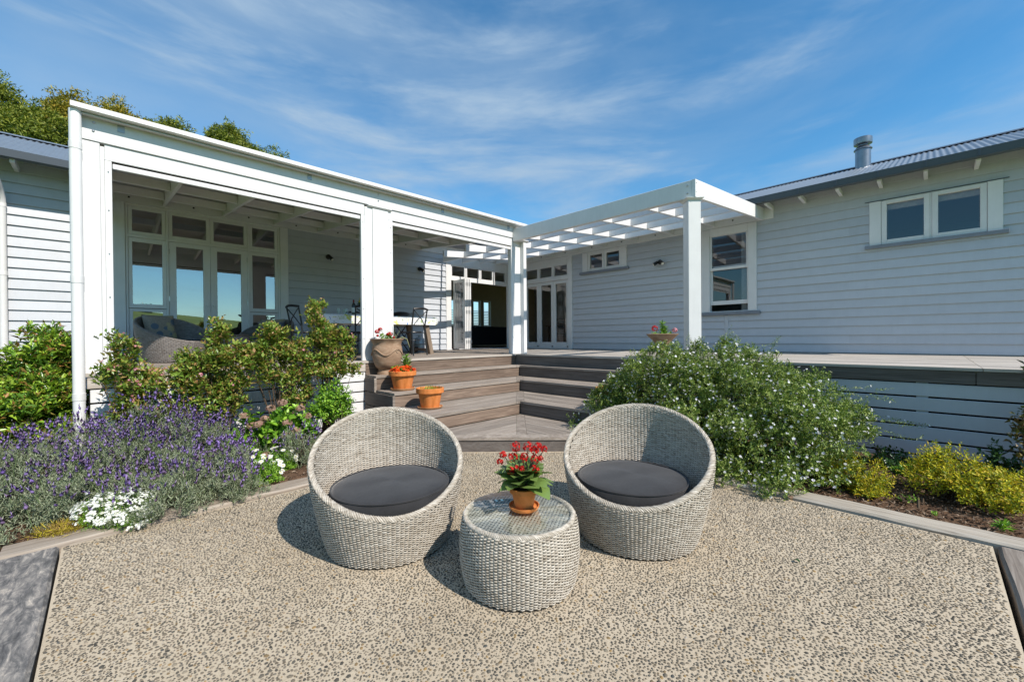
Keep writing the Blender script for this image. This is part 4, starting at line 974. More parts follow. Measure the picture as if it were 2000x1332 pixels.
def tub_chair(name, label, group, loc, face, mat='wicker', core='wicker_core', fine=True, hf=0.355, hb=0.765, rs=1.0):
    """round tub armchair; 'face' is the direction it looks to"""
    t = thing(name, label, 'armchair', loc, 0, group)
    mid, am = (hf+hb)/2, (hb-hf)/2
    def H(a): 
        c = math.cos(a-face-PI); return mid+am*c
    def R(z):
        u = max(0.0, min(1.0, z/0.60)); return rs*(0.365+0.110*(1-(1-u)**1.7)-0.012*max(0, (z-0.6))/0.16)
    nst, pitch = (112, 0.0070) if fine else (96, 0.0105)
    weave('weave', mat, t, R, H, nst, pitch, 0.0047, pitch*1.36, 0.0026, 0.010, hb, 3, 1, 4 if fine else 2)
    # inner skin of the same weave
    weave('inner_weave', mat, t, lambda z: R(z)-0.032, H, nst, pitch, 0.0047, pitch*1.36, 0.0026, 0.20, hb, 4, -1, 4 if fine else 2)
    n = 96; V = []; F = []
    for i, fr in enumerate((0.0, 0.5, 1.0)):
        for k in range(n):
            a = 2*PI*k/n; z = 0.012+(H(a)-0.016)*fr; r = R(z)-0.015; V.append((r*math.cos(a), r*math.sin(a), z))
    for i in range(2):
        for k in range(n): F.append((i*n+k, i*n+(k+1) % n, (i+1)*n+(k+1) % n, (i+1)*n+k))
    raw('shade_lining', np.array(V), np.array(F), core, t, True)  # dark sheet added between the skins, paints the shade in the weave's gaps
    MB().lathe([(0.001, 0.25), (R(0.25)-0.035, 0.25), (R(0.24)-0.035, 0.24), (0.001, 0.235)], 48).build('seat_base', core, t)
    MB().lathe([(0.001, 0.0), (R(0)-0.004, 0.0), (R(0.012)-0.002, 0.012)], 48).build('foot_ring', 'rubber', t)
    path = []
    for k in range(n):
        a = 2*PI*k/n; z = H(a); r = R(z)-0.015; path.append((r*math.cos(a), r*math.sin(a), z))
    br = braid(path, 0.0135, 6 if fine else 4, 34, 0.0062 if fine else 0.008)
    br.build('rim_braid', mat, t, True)['kind'] = 'stuff'
    return local(t)
def round_cushion(label, loc, r, h, tilt=(0, 0), mat='charcoal', group='charcoal seat cushions'):
    o = bpy.data.objects
    n = 64; prof = [(0.0, 0.0), (r*0.80, 0.0), (r*0.93, 0.010), (r*0.985, h*0.28), (r*1.0, h*0.55), (r*0.985, h*0.80), (r*0.955, h*0.93), (r*0.90, h*0.995), (r*0.70, h*1.06), (r*0.4, h*1.10), (r*0.15, h*1.115), (0.0005, h*1.118)]
    m = MB(); rng = random.Random(int(r*1000)); V = []; F = []
    for i, (pr, pz) in enumerate(prof):
        for k in range(n):
            a = 2*PI*k/n; wob = 1+0.006*math.sin(5*a+1)+0.004*math.sin(11*a); dz = 0.004*math.sin(3*a+i)*(pr/r)
            V.append((pr*wob*math.cos(a), pr*wob*math.sin(a), pz+dz+(0.005*math.sin(7*pr/r*math.cos(a)+1)*math.sin(5*pr/r*math.sin(a)) if pz > h else 0)))
    for i in range(len(prof)-1):
        for k in range(n): F.append((i*n+k, i*n+(k+1) % n, (i+1)*n+(k+1) % n, (i+1)*n+k))
    t = thing('seat_cushion', label, 'cushion', loc, 0, group)
    raw('cover', np.array(V), np.array(F), mat, t, True)
    pp = [(r*0.962*math.cos(2*PI*k/n), r*0.962*math.sin(2*PI*k/n), h*0.955) for k in range(n+1)]
    MB().tube(pp, 0.006, 6, False).build('piping', mat, t, True)
    pp = [(r*0.99*math.cos(2*PI*k/n), r*0.99*math.sin(2*PI*k/n), h*0.42) for k in range(n+1)]
    MB().tube(pp, 0.0035, 6, False).build('seam', mat, t, True)
    local(t); t.rotation_euler = (tilt[0], tilt[1], 0.6)
    return t
# camera right/forward in plan, used to turn "towards the camera" into an angle
CL = (1.300, 2.452); CR = (2.490, 1.372)
fl = math.atan2(-CL[1], -CL[0])+0.10; fr_ = math.atan2(-CR[1], -CR[0])-0.12
tub_chair('wicker_armchair', 'pale grey round wicker tub chair left of the small glass-topped table', 'tub chairs on the patio', (*CL, 0.0), fl, hf=0.302)
tub_chair('wicker_armchair', 'pale grey round wicker tub chair in front of the white-flowered shrub', 'tub chairs on the patio', (*CR, 0.0), fr_, hf=0.315)
round_cushion('round charcoal seat cushion in the tub chair on the left', (CL[0]-0.02, CL[1]-0.06, 0.262), 0.368, 0.126, (0.0, 0.0))
round_cushion('round charcoal seat cushion in the tub chair by the white-flowered shrub', (CR[0]-0.05, CR[1]-0.0, 0.262), 0.357, 0.126, (0.0, 0.0))

def side_table(loc):
    t = thing('wicker_table', 'round woven drum table with clear glass top between the tub chairs', 'table', loc)
    H = 0.352
    R = lambda z: 0.278+0.036*math.sin(PI*min(1, (z+0.03)/0.46))**0.8
    weave('weave', 'wicker', t, R, lambda a: H+0.02, 92, 0.0068, 0.0048, 0.0093, 0.0026, 0.010, H-0.008, 7)
    n = 80
    MB().lathe([(R(0)-0.016, 0.0), (R(0.1)-0.012, 0.1), (R(0.2)-0.012, 0.2), (R(0.34)-0.012, 0.342), (0.001, 0.342)], 64).build('shade_lining', 'wicker_core', t, True)  # dark drum behind the strands, shade of the gaps as colour
    MB().lathe([(0.001, 0.0), (R(0)-0.004, 0.0), (R(0.012)-0.002, 0.012)], 48).build('foot_ring', 'rubber', t)
    path = [((R(H)-0.012)*math.cos(2*PI*k/n), (R(H)-0.012)*math.sin(2*PI*k/n), H-0.004) for k in range(n)]
    braid(path, 0.0105, 6, 30, 0.0055).build('rim_braid', 'wicker', t, True)['kind'] = 'stuff'
    # woven top under the glass: straight strands over and under cross strands
    m = MB(); r0 = R(H)-0.02; k = 0; y = -r0+0.006; p = 0.0105
    V = []; F = []; b = 0
    while y < r0-0.004:
        L = math.sqrt(max(0, r0*r0-y*y)); xs = np.arange(-L, L, 0.0095)
        if len(xs) > 2:
            w = 0.0030*np.cos(xs*PI/0.019*1.0+PI*(k % 2)); n_ = len(xs)
            for dy, dz in ((-p*.46, 0.0), (0, 0.0024), (p*.46, 0.0)): V.append(np.stack([xs, np.full(n_, y+dy), 0.3435+w+dz], -1))
            i = np.arange(n_-1)
            for q in range(2): F.append(np.stack([b+q*n_+i, b+q*n_+i+1, b+(q+1)*n_+i+1, b+(q+1)*n_+i], -1))
            b += 3*n_
        y += p; k += 1
    raw('woven_top', np.concatenate(V), np.concatenate(F), 'wicker', t, True)['kind'] = 'stuff'
    MB().lathe([(0.001, 0.356), (0.284, 0.356), (0.287, 0.3575), (0.287, 0.3625), (0.284, 0.364), (0.001, 0.364)], 72).build('glass_top', 'tableglass', t, True)
    for a in (0.6, 2.2, 3.75, 5.3): MB().lathe([(0.012, 0.350), (0.012, 0.3555)], 12, (0.23*math.cos(a), 0.23*math.sin(a), 0), True).build('glass_pad', 'drinkglass', t)
    return local(t)
TB = (1.578, 1.556)
side_table((*TB, 0.0))

# ------------------------------------------------------------------ plant builders
def lump(d, seed):
    """uneven radius for direction d"""
    s = seed*1.37
    return 1+0.13*np.sin(3.1*d[:, 0]+2.3*d[:, 1]+s)+0.11*np.sin(5.3*d[:, 1]-3.7*d[:, 2]+s*2)+0.08*np.sin(8.7*d[:, 2]+6.1*d[:, 0]+s*3)+0.05*np.sin(14*d[:, 0]-11*d[:, 1]+s)
def sample_clumps(rng, n, clumps, inner=0.28, zmin=0.02, low=-0.25):
    """points near the surface of a union of lumpy ellipsoids, and their outward normals"""
    C = np.array([c[:3] for c in clumps]); R = np.array([c[3:6] for c in clumps]); w = (R[:, 0]*R[:, 1]+R[:, 1]*R[:, 2]+R[:, 0]*R[:, 2]); w = w/w.sum()
    P = np.zeros((0, 3)); Nn = np.zeros((0, 3))
    while len(P) < n:
        k = rng.choice(len(C), n*2, p=w); d = norm(rng.normal(size=(n*2, 3))); d = d[(d[:, 2] > low)]; k = k[:len(d)]
        f = 1-np.abs(rng.normal(0, inner, len(d))); f = np.clip(f, 0.2, 1.0)
        L = np.ones(len(d))
        for s in range(len(C)):
            q = k == s; L[q] = lump(d[q], s+1.0)
        p = C[k]+R[k]*d*(f*L)[:, None]; nn = norm(d/R[k])
        P = np.concatenate([P, p[p[:, 2] > zmin]]); Nn = np.concatenate([Nn, nn[p[:, 2] > zmin]])
    return P[:n], Nn[:n]
def sprig_leaves(rng, P, Nn, m, L, ll, lw, up=0.35, wild=0.55, spread=0.9):
    """m leaves along each sprig that ends at P"""
    n = len(P); D = norm(Nn*0.7+np.array([0, 0, up])+rng.normal(0, wild, (n, 3))*0.6)
    A = norm(np.cross(D, rng.normal(size=(n, 3)))); B = np.cross(D, A)
    t = np.linspace(0, 1, m)[None, :]; ph = rng.uniform(0, 2*PI, n)[:, None]+np.arange(m)[None]*2.4
    rad = A[:, None]*np.cos(ph)[..., None]+B[:, None]*np.sin(ph)[..., None]
    Ls = (L*rng.uniform(0.6, 1.3, n))[:, None]
    pos = P[:, None]+D[:, None]*((t-1)*Ls)[..., None]
    sp = spread*(1.15-0.6*t)[..., None]
    dirs = norm(D[:, None]*(1-sp*0.5)+rad*sp+rng.normal(0, 0.15, (n, m, 3)))
    nor = norm(D[:, None]*0.6+np.array([0, 0, 0.5])-rad*0.2+rng.normal(0, 0.25, (n, m, 3)))
    sz = rng.uniform(0.65, 1.2, (n, m))*(1.0-0.35*t**3)
    return pos.reshape(-1, 3), dirs.reshape(-1, 3), nor.reshape(-1, 3), (ll*sz).ravel(), (lw*sz).ravel(), D
def clumpify(clumps, k, lo, hi, seed, shrink=0.9):
    """break a mound into many small tufts"""
    rng = np.random.default_rng(seed); P, Nn = sample_clumps(rng, k, clumps, 0.02, 0.05, -0.1); out = [(c[0], c[1], c[2], c[3]*shrink, c[4]*shrink, c[5]*shrink) for c in clumps]
    for p in P:
        r = rng.uniform(lo, hi); out.append((p[0], p[1], max(0.03, p[2]-r*0.35), r, r, r*0.85))
    return out
def stems_to(m, rng, base, P, Nn, k, r0=0.010, spread=0.08):
    """thin branches from the base to k of the sprigs"""
    idx = rng.choice(len(P), min(k, len(P)), replace=False)
    for i in idx:
        b = Vector(base)+Vector((rng.uniform(-spread, spread), rng.uniform(-spread, spread), 0)); e = Vector(P[i]); mid = b.lerp(e, 0.5)+Vector((rng.normal(0, .03), rng.normal(0, .03), 0.10*(e-b).length))
        pts = [b, b.lerp(mid, 0.5)+Vector((0, 0, 0.04)), mid, mid.lerp(e, 0.55), e]
        m.tube(pts, [r0, r0*0.85, r0*0.65, r0*0.42, r0*0.2], 5, False)
    return m
def shrub(name, label, cat, base, clumps, n, m, L, ll, lw, mat, seed, group=None, shape='leaf', branches=18, inner=0.3, up=0.35, wild=0.55, r0=0.009, low=-0.25, stem='stem', spread=0.08, sp=0.9):
    rng = np.random.default_rng(seed); t = thing(name, label, cat, (base[0], base[1], 0), 0, group)
    P, Nn = sample_clumps(rng, n, clumps, inner, 0.03, low)
    a = sprig_leaves(rng, P, Nn, m, L, ll, lw, up, wild, sp); k = a[0][:, 2] > 0.012
    leaves('foliage', a[0][k], a[1][k], a[2][k], a[3][k], a[4][k], mat, t, shape=shape)
    if branches: stems_to(MB(), rng, (base[0], base[1], 0.0), P, Nn, branches, r0, spread).build('stems', stem, t, True)['kind'] = 'stuff'
    return t, P, Nn, a[5], rng
def add_blooms(t, rng, P, D, n, r, mat, petals=5, name='flowers', off=0.01, sel=None, cup=0.25, size=0.2):
    idx = rng.choice(len(P), min(n, len(P)), replace=False) if sel is None else sel
    p = P[idx]+D[idx]*off+rng.normal(0, 0.006, (len(idx), 3)); nn = norm(D[idx]+rng.normal(0, 0.45, (len(idx), 3))+np.array([0, 0, 0.2]))
    return blooms(name, p, nn, rng.uniform(r*(1-size), r*(1+size), len(idx)), mat, t, petals, cup, 3)

# ------------------------------------------------------------------ right bed
def right_bed():
    cl = [(4.80, 1.80, 0.45, 0.88, 1.00, 0.72), (4.85, 1.30, 0.42, 0.82, 0.78, 0.70), (4.45, 1.35, 0.18, 0.62, 0.85, 0.50), (5.0, 2.45, 0.48, 0.66, 0.58, 0.60), (5.15, 2.35, 0.80, 0.36, 0.40, 0.36),
          (4.55, 2.60, 0.20, 0.55, 0.56, 0.42), (4.25, 1.05, 0.10, 0.42, 0.52, 0.36), (5.0, 0.88, 0.42, 0.55, 0.45, 0.48), (4.30, 1.90, 0.10, 0.46, 0.72, 0.42), (4.20, 2.92, 0.08, 0.32, 0.34, 0.24), (4.75, 2.85, 0.30, 0.42, 0.40, 0.40), (4.9, 1.65, 0.75, 0.50, 0.62, 0.54), (4.1, 1.2, 0.02, 0.28, 0.55, 0.2), (4.35, 0.72, 0.12, 0.36, 0.36, 0.34), (5.15, 0.70, 0.40, 0.4, 0.36, 0.42)]
    cl = clumpify(cl, 150, 0.09, 0.20, 5, 0.88)
    t, P, Nn, D, rng = shrub('flowering_shrub', 'large sprawling green shrub dotted with small white flowers beside the steps', 'shrub', (4.85, 1.6), cl, 11500, 17, 0.11, 0.030, 0.0120, 'lf_west', 21, None, branches=60, inner=0.14, up=0.3, wild=0.7, r0=0.012)
    add_blooms(t, rng, P, D, 4600, 0.0128, 'fl_bluewhite', 4, off=0.004)
    # loose shoots that stick out of the mound
    Q = []; QN = []
    for b, e in (((5.3, 0.75, 0.75), (5.30, 0.26, 0.79)), ((5.2, 0.6, 0.72), (5.35, 0.22, 0.66)), ((5.1, 0.55, 0.5), (5.15, 0.12, 0.50)), ((4.9, 0.5, 0.4), (4.95, 0.05, 0.42)), ((4.45, 2.8, 0.25), (3.98, 3.05, 0.15)),
                 ((5.0, 2.9, 0.5), (4.85, 3.22, 0.62)), ((4.6, 2.8, 0.45), (4.45, 3.15, 0.42)), ((5.35, 2.7, 0.8), (5.2, 3.0, 0.93)), ((4.9, 1.6, 1.2), (4.95, 1.55, 1.38)), ((5.0, 1.2, 1.15), (5.02, 1.1, 1.3)), ((5.1, 2.0, 1.1), (5.0, 2.05, 1.34)), ((4.4, 2.9, 0.2), (4.1, 3.1, 0.06)), ((5.45, 0.4, 0.5), (5.5, 0.0, 0.42))):
        b, e = np.array(b), np.array(e)
        for f in np.linspace(0.1, 1, 9): Q.append(b+(e-b)*f+rng.normal(0, 0.012, 3)); QN.append(e-b)
    a = sprig_leaves(rng, np.array(Q), norm(np.array(QN)), 12, 0.09, 0.024, 0.0075, 0.1, 0.4)
    leaves('loose_shoots', a[0], a[1], a[2], a[3], a[4], 'lf_west', t)
    add_blooms(t, rng, np.array(Q), a[5], 46, 0.0130, 'fl_bluewhite', 4, 'shoot_flowers', 0.004)
    # lavender stalks growing through it
    pts = np.array([[4.45, 1.9, 0.62], [4.42, 1.6, 0.60], [4.35, 1.62, 0.44], [4.2, 1.25, 0.30], [4.62, 0.85, 0.62], [4.70, 0.78, 0.64], [4.12, 0.8, 0.36], [4.25, 1.5, 0.46], [4.5, 1.75, 0.66]])
    lv = thing('lavender_stalks', 'few purple lavender stalks poking through the white-flowered shrub', 'flower', (4.4, 1.4, 0))
    m = MB()
    for p in pts: m.tube([(p[0]+0.02, p[1], 0.02), (p[0], p[1], p[2])], 0.003, 4)
    m.build('stalks', 'greenstem', lv)['kind'] = 'stuff'; spikes('flower_heads', pts, np.tile([0.05, 0, 1.0], (len(pts), 1)), np.full(len(pts), 0.06), np.full(len(pts), 0.012), 'fl_lav', lv, 4)
    # golden shrubs
    t, P, Nn, D, rng = shrub('golden_shrub', 'low golden-yellow shrub at the foot of the white-flowered shrub', 'shrub', (4.42, 0.42), [(4.42, 0.42, 0.10, 0.25, 0.27, 0.20), (4.32, 0.36, 0.06, 0.17, 0.15, 0.13), (4.5, 0.62, 0.1, 0.2, 0.2, 0.16)], 330, 14, 0.12, 0.030, 0.013, 'lf_gold', 31, 'golden shrubs', branches=20, inner=0.2, up=0.5)
    t, P, Nn, D, rng = shrub('golden_shrub', 'larger golden-green shrub alone in the mulch on the right', 'shrub', (4.72, -0.10), [(4.72, -0.10, 0.16, 0.34, 0.30, 0.26), (4.62, -0.32, 0.12, 0.28, 0.24, 0.19), (4.85, -0.38, 0.10, 0.25, 0.3, 0.2)], 700, 14, 0.13, 0.032, 0.014, 'lf_gold', 32, 'golden shrubs', branches=26, inner=0.2, up=0.5)
    # reddish shrub at the frame's edge
    shrub('bronze_shrub', 'tall thin bronze-leaved shrub at the right edge by the deck', 'shrub', (5.58, -0.72), [(5.58, -0.70, 0.90, 0.15, 0.19, 0.36), (5.56, -0.64, 0.50, 0.18, 0.20, 0.30), (5.55, -0.80, 1.15, 0.15, 0.17, 0.34), (5.5, -0.84, 1.5, 0.12, 0.14, 0.28), (5.52, -0.60, 0.30, 0.16, 0.16, 0.2)], 240, 9, 0.16, 0.062, 0.030, 'lf_red', 33, None, branches=40, inner=0.45, up=0.4, wild=0.9, r0=0.006)
    # dark leafy weeds in the shade of the skirting
    for i, (x, y, h, s) in enumerate(((5.45, 0.28, 0.16, 0.22), (5.5, -0.02, 0.17, 0.18), (5.55, -0.42, 0.26, 0.2), (4.35, 0.12, 0.05, 0.09), (5.2, 0.12, 0.08, 0.14))):
        lab = ['broad-leaved green plant in shade just right of the white-flowered shrub', 'dark leafy plant against the white skirting behind the golden shrub', 'dark green clump by the skirting near the bronze-leaved shrub', 'tiny green weed in the mulch before the golden shrub', 'low green weed in the shaded mulch between shrub and skirting'][i]
        shrub('leafy_plant', lab, 'plant', (x, y), [(x, y, h*0.4, s, s, h*0.8)], 60 if i != 3 else 16, 7, 0.08, 0.055 if i != 3 else 0.03, 0.030 if i != 3 else 0.014, 'lf_dark' if i < 3 else 'lf_bright', 40+i, 'leafy plants in the shaded mulch', 'leaf6', 8, 0.35)
    shrub('leafy_plant', 'small bright rosette weed by the pale sleeper at right edge', 'plant', (4.16, -0.34), [(4.16, -0.34, 0.02, 0.05, 0.05, 0.05)], 14, 5, 0.04, 0.05, 0.016, 'lf_bright', 49, 'leafy plants in the shaded mulch', 'leaf', 0, 0.3)
    shrub('leafy_plant', 'small green seedling in mulch beside the pale sleeper', 'plant', (4.15, -0.02), [(4.15, -0.02, 0.015, 0.035, 0.04, 0.03)], 10, 5, 0.03, 0.022, 0.012, 'lf_bright', 50, 'leafy plants in the shaded mulch', 'leaf', 0, 0.3)
right_bed()

# ------------------------------------------------------------------ left bed
def lavender(label, clumps, n, nf, seed, base):
    rng = np.random.default_rng(seed); t = thing('lavender_bush', label, 'lavender', (base[0], base[1], 0), 0, 'lavender bushes along the patio')
    clumps = clumpify(clumps, 40, 0.07, 0.15, seed, 0.92); P, Nn = sample_clumps(rng, n, clumps, 0.13, 0.02)
    a = sprig_leaves(rng, P, Nn, 13, 0.10, 0.036, 0.0062, 0.75, 0.65, 0.75); k = a[0][:, 2] > 0.01
    leaves('foliage', a[0][k], a[1][k], a[2][k], a[3][k], a[4][k], 'lf_lav', t, droop=0.05)
    F, FN = sample_clumps(rng, nf, clumps, 0.04, 0.08, 0.38); up = norm(FN*0.55+np.array([0, 0, 0.9])+rng.normal(0, 0.28, (nf, 3)))
    ln = rng.uniform(0.02, 0.105, nf)[:, None]; tip = F+up*ln
    spikes('flower_heads', tip, up+rng.normal(0, 0.15, (nf, 3)), rng.uniform(0.035, 0.065, nf), rng.uniform(0.0085, 0.0140, nf), 'fl_lav', t, seed)
    S = norm(np.cross(up, rng.normal(size=(nf, 3))))*0.0014
    V = np.stack([F-up*0.03-S, F-up*0.03+S, tip+S, tip-S], 1).reshape(-1, 3); b = np.arange(nf)[:, None]*4
    tag(raw('flower_stalks', V, b+np.array([[0, 1, 2, 3]]), 'greenstem', t), kind='stuff')
    stems_to(MB(), rng, (base[0], base[1], 0.0), P, Nn, 20, 0.007, 0.1).build('stems', 'stem', t, True)['kind'] = 'stuff'
def left_bed():
    lavender('tall purple lavender bush against the white skirting and downpipe', [(0.30, 5.05, 0.18, 0.52, 0.40, 0.44), (0.12, 4.75, 0.16, 0.42, 0.40, 0.36), (0.72, 4.95, 0.14, 0.40, 0.36, 0.34)], 2300, 700, 51, (0.3, 4.95))
    lavender('broad lavender bush spilling over the sleeper by the patio middle', [(0.55, 4.25, 0.10, 0.42, 0.42, 0.27), (0.32, 4.08, 0.08, 0.34, 0.36, 0.22), (0.68, 4.36, 0.10, 0.24, 0.28, 0.24), (0.62, 3.98, 0.05, 0.30, 0.22, 0.16)], 2600, 400, 52, (0.55, 4.2))
    lavender('grey-leaved lavender bush at the left edge of the frame', [(-0.42, 4.75, 0.14, 0.42, 0.50, 0.34), (-0.62, 5.15, 0.14, 0.42, 0.45, 0.34), (-0.22, 4.60, 0.10, 0.34, 0.36, 0.26), (-0.50, 4.35, 0.06, 0.32, 0.28, 0.19)], 2700, 280, 53, (-0.4, 4.7))
    lavender('lavender bush behind the leftmost one beside the downpipe', [(-0.30, 5.45, 0.16, 0.48, 0.34, 0.36), (-0.85, 5.6, 0.14, 0.45, 0.40, 0.34)], 1300, 330, 54, (-0.4, 5.45))
    lavender('small sparse lavender tuft behind the left tub chair', [(1.42, 4.55, 0.10, 0.15, 0.22, 0.22)], 320, 34, 55, (1.42, 4.55))
    # candytuft
    t, P, Nn, D, rng = shrub('candytuft', 'dense mound of white flowers spilling onto the patio sleeper', 'flower', (0.02, 3.98), [(0.10, 3.97, 0.04, 0.19, 0.17, 0.17), (-0.03, 4.06, 0.04, 0.15, 0.16, 0.16), (0.14, 3.87, 0.02, 0.13, 0.10, 0.11)], 700, 10, 0.06, 0.018, 0.004, 'lf_bright', 61, None, branches=0, inner=0.12, up=0.5)
    F, FN = sample_clumps(rng, 270, [(0.10, 3.97, 0.05, 0.19, 0.17, 0.18), (-0.03, 4.06, 0.05, 0.15, 0.16, 0.17), (0.14, 3.87, 0.03, 0.13, 0.10, 0.12)], 0.02, 0.03, 0.1)
    Q = np.repeat(F, 8, 0)+rng.normal(0, 0.0085, (len(F)*8, 3)); blooms('flowers', Q, np.repeat(FN, 8, 0)+rng.normal(0, 0.4, (len(Q), 3))+np.array([0, 0, 0.5]), np.full(len(Q), 0.0072), 'fl_white', t, 5, 0.2, 5)
    shrub('dry_tuft', 'straw-coloured dry grass tuft beside the white flower mound', 'plant', (-0.22, 4.06), [(-0.22, 4.06, 0.02, 0.16, 0.12, 0.07)], 160, 6, 0.06, 0.05, 0.004, 'lf_gold_tan', 62, None, branches=0, inner=0.3, up=0.3, wild=1.2)
    # daisies
    for i, (x, y, sx, sy, h, nfl, lab) in enumerate(((1.0, 4.24, 0.18, 0.18, 0.17, 18, 'clump of white daisies with fresh green leaves by the lavender'), (1.25, 4.52, 0.14, 0.16, 0.15, 17, 'smaller clump of white daisies nearer to the left tub chair'), (1.02, 4.66, 0.18, 0.12, 0.15, 14, 'back row of white daisies in front of the hydrangea'))):
        t, P, Nn, D, rng = shrub('daisy_clump', lab, 'flower', (x, y), [(x, y, 0.03, sx, sy, h)], 320, 9, 0.06, 0.030, 0.010, 'lf_bright', 65+i, 'white daisy clumps', branches=0, inner=0.2, up=0.5)
        F, FN = sample_clumps(rng, nfl, [(x, y, 0.05, sx*1.02, sy*1.02, h*1.08)], 0.02, 0.06, 0.15); nn = norm(FN+np.array([-0.2, -0.5, 0.9]))
        proto = None
        for f_, d_ in zip(F, nn):
            if proto is None:
                pe = blooms('daisy_flower', np.zeros((1, 3)), np.array([[0, 0, 1.0]]), np.full(1, 0.021), 'fl_white', t, 11, 0.12, 6); ce = blooms('flower_centre', np.array([[0, 0, 0.004]]), np.array([[0, 0, 1.0]]), np.full(1, 0.0065), 'fl_yellow', pe, 7, 0.1, 7)
                for q in (pe, ce): del q['kind']
                ce.matrix_parent_inverse = Matrix.Identity(4); proto = pe; o = pe
            else: o = copy_tree(proto, t)
            o.matrix_parent_inverse = t.matrix_basis.inverted(); o.matrix_basis = Matrix.Translation(f_) @ Vector(d_).to_track_quat('Z', 'Y').to_matrix().to_4x4()
    # hydrangea with faded heads
    t, P, Nn, D, rng = shrub('hydrangea', 'hydrangea with large bright leaves and faded brown flower heads', 'shrub', (1.30, 5.08), [(1.22, 5.05, 0.22, 0.30, 0.22, 0.30), (1.48, 5.10, 0.22, 0.28, 0.22, 0.30), (1.02, 5.10, 0.16, 0.22, 0.2, 0.22)], 230, 5, 0.12, 0.095, 0.066, 'lf_bright', 70, None, 'leaf6', 24, 0.2, 0.4, 0.6, r0=0.006)
    for k, (x, y, z) in enumerate(((1.02, 5.0, 0.50), (1.12, 4.86, 0.42), (1.25, 4.92, 0.56), (1.34, 4.85, 0.62), (1.38, 4.83, 0.40), (1.47, 4.85, 0.30), (1.36, 4.82, 0.27), (1.55, 4.95, 0.52), (1.2, 4.95, 0.45), (1.63, 4.98, 0.42), (1.15, 4.72, 0.12), (1.08, 4.95, 0.40))):
        d = norm(rng.normal(size=(60, 3))); d = d[d[:, 2] > -0.4]
        blooms('flower_head', np.array([x, y, z])+d*0.045*np.array([1, 1, 0.75]), d, np.full(len(d), 0.015), 'fl_dried', t, 4, 0.3, k)
    # abelia-like shrubs along the skirting
    ab = [('narrow pink-tinged shrub leaning on the white post at the left', (0.20, 5.50), [(0.13, 5.52, 0.98, 0.15, 0.16, 0.34), (0.30, 5.52, 0.82, 0.19, 0.16, 0.32), (0.07, 5.50, 1.26, 0.08, 0.10, 0.20), (0.20, 5.48, 0.58, 0.22, 0.16, 0.20)], 340, 71, 70),
          ('wide bronze-green shrub in front of the wicker chair on the verandah', (0.88, 5.40), [(0.70, 5.40, 1.02, 0.31, 0.19, 0.26), (0.98, 5.38, 1.12, 0.27, 0.17, 0.27), (0.56, 5.42, 0.90, 0.20, 0.16, 0.17), (0.88, 5.38, 1.36, 0.12, 0.10, 0.20), (0.78, 5.36, 0.62, 0.38, 0.18, 0.26), (1.0, 5.38, 0.84, 0.23, 0.16, 0.20)], 720, 72, 14),
          ('bushy green shrub below the second wicker chair', (1.48, 5.42), [(1.36, 5.40, 1.16, 0.27, 0.17, 0.26), (1.62, 5.40, 1.08, 0.26, 0.17, 0.27), (1.50, 5.36, 0.84, 0.33, 0.17, 0.24), (1.62, 5.36, 0.62, 0.22, 0.15, 0.16), (1.24, 5.40, 1.06, 0.18, 0.15, 0.22), (1.42, 5.4, 1.34, 0.13, 0.12, 0.14)], 640, 73, 10),
          ('tall airy shrub standing left of the middle post', (2.05, 5.45), [(2.0, 5.45, 1.28, 0.24, 0.17, 0.30), (2.22, 5.45, 1.10, 0.23, 0.17, 0.28), (1.86, 5.44, 1.54, 0.13, 0.10, 0.26), (2.10, 5.42, 0.90, 0.28, 0.16, 0.24)], 540, 74, 20)]
    ab = [(l, b_, clumpify(c, 22, 0.05, 0.11, q, 0.84), int(n*0.85), q, k) for l, b_, c, n, q, k in ab]
    for lab, base, cl, n, sd, pk in ab:
        t, P, Nn, D, rng = shrub('abelia_shrub', lab, 'shrub', base, cl, n, 10, 0.16, 0.062, 0.034, 'lf_abelia', sd, 'shrubs along the white skirting', branches=34, inner=0.2, up=0.55, wild=0.75, r0=0.0075)
        F, FN, = P[:pk], Nn[:pk]; Q = np.repeat(F, 4, 0)+rng.normal(0, 0.013, (len(F)*4, 3)); blooms('flowers', Q, np.repeat(FN, 4, 0)+rng.normal(0, 0.5, (len(Q), 3)), np.full(len(Q), 0.011), 'fl_pink', t, 5, 0.5, 8)
    shrub('leafy_shrub', 'bright green rose-leaved bush beside the boarded end of the steps', 'shrub', (2.0, 5.2), [(2.02, 5.22, 0.52, 0.26, 0.18, 0.26), (1.88, 5.2, 0.40, 0.2, 0.16, 0.2), (2.12, 5.24, 0.36, 0.18, 0.16, 0.22)], 420, 8, 0.12, 0.042, 0.024, 'lf_bright', 76, None, 'leaf6', 20, 0.25, 0.4, 0.7, r0=0.006)
    t, P, Nn, D, rng = shrub('red_flower', 'small plant with red flowers tucked behind the left tub chair', 'flower', (2.12, 4.98), [(2.12, 4.98, 0.22, 0.12, 0.1, 0.16)], 40, 7, 0.08, 0.04, 0.02, 'lf_dark', 77, None, 'leaf6', 6, 0.3)
    add_blooms(t, rng, P, D, 12, 0.022, 'fl_red', 5)
    # evergreen hedge shrub and the yellow one under it
    cl = [(-0.55, 6.6, 0.75, 0.34, 0.42, 0.62), (-0.95, 6.5, 0.72, 0.42, 0.45, 0.60), (-0.40, 6.45, 0.55, 0.26, 0.34, 0.50), (-0.75, 6.2, 0.45, 0.42, 0.35, 0.48), (-1.45, 6.6, 0.7, 0.45, 0.5, 0.62), (-0.36, 6.75, 1.10, 0.16, 0.2, 0.36)]
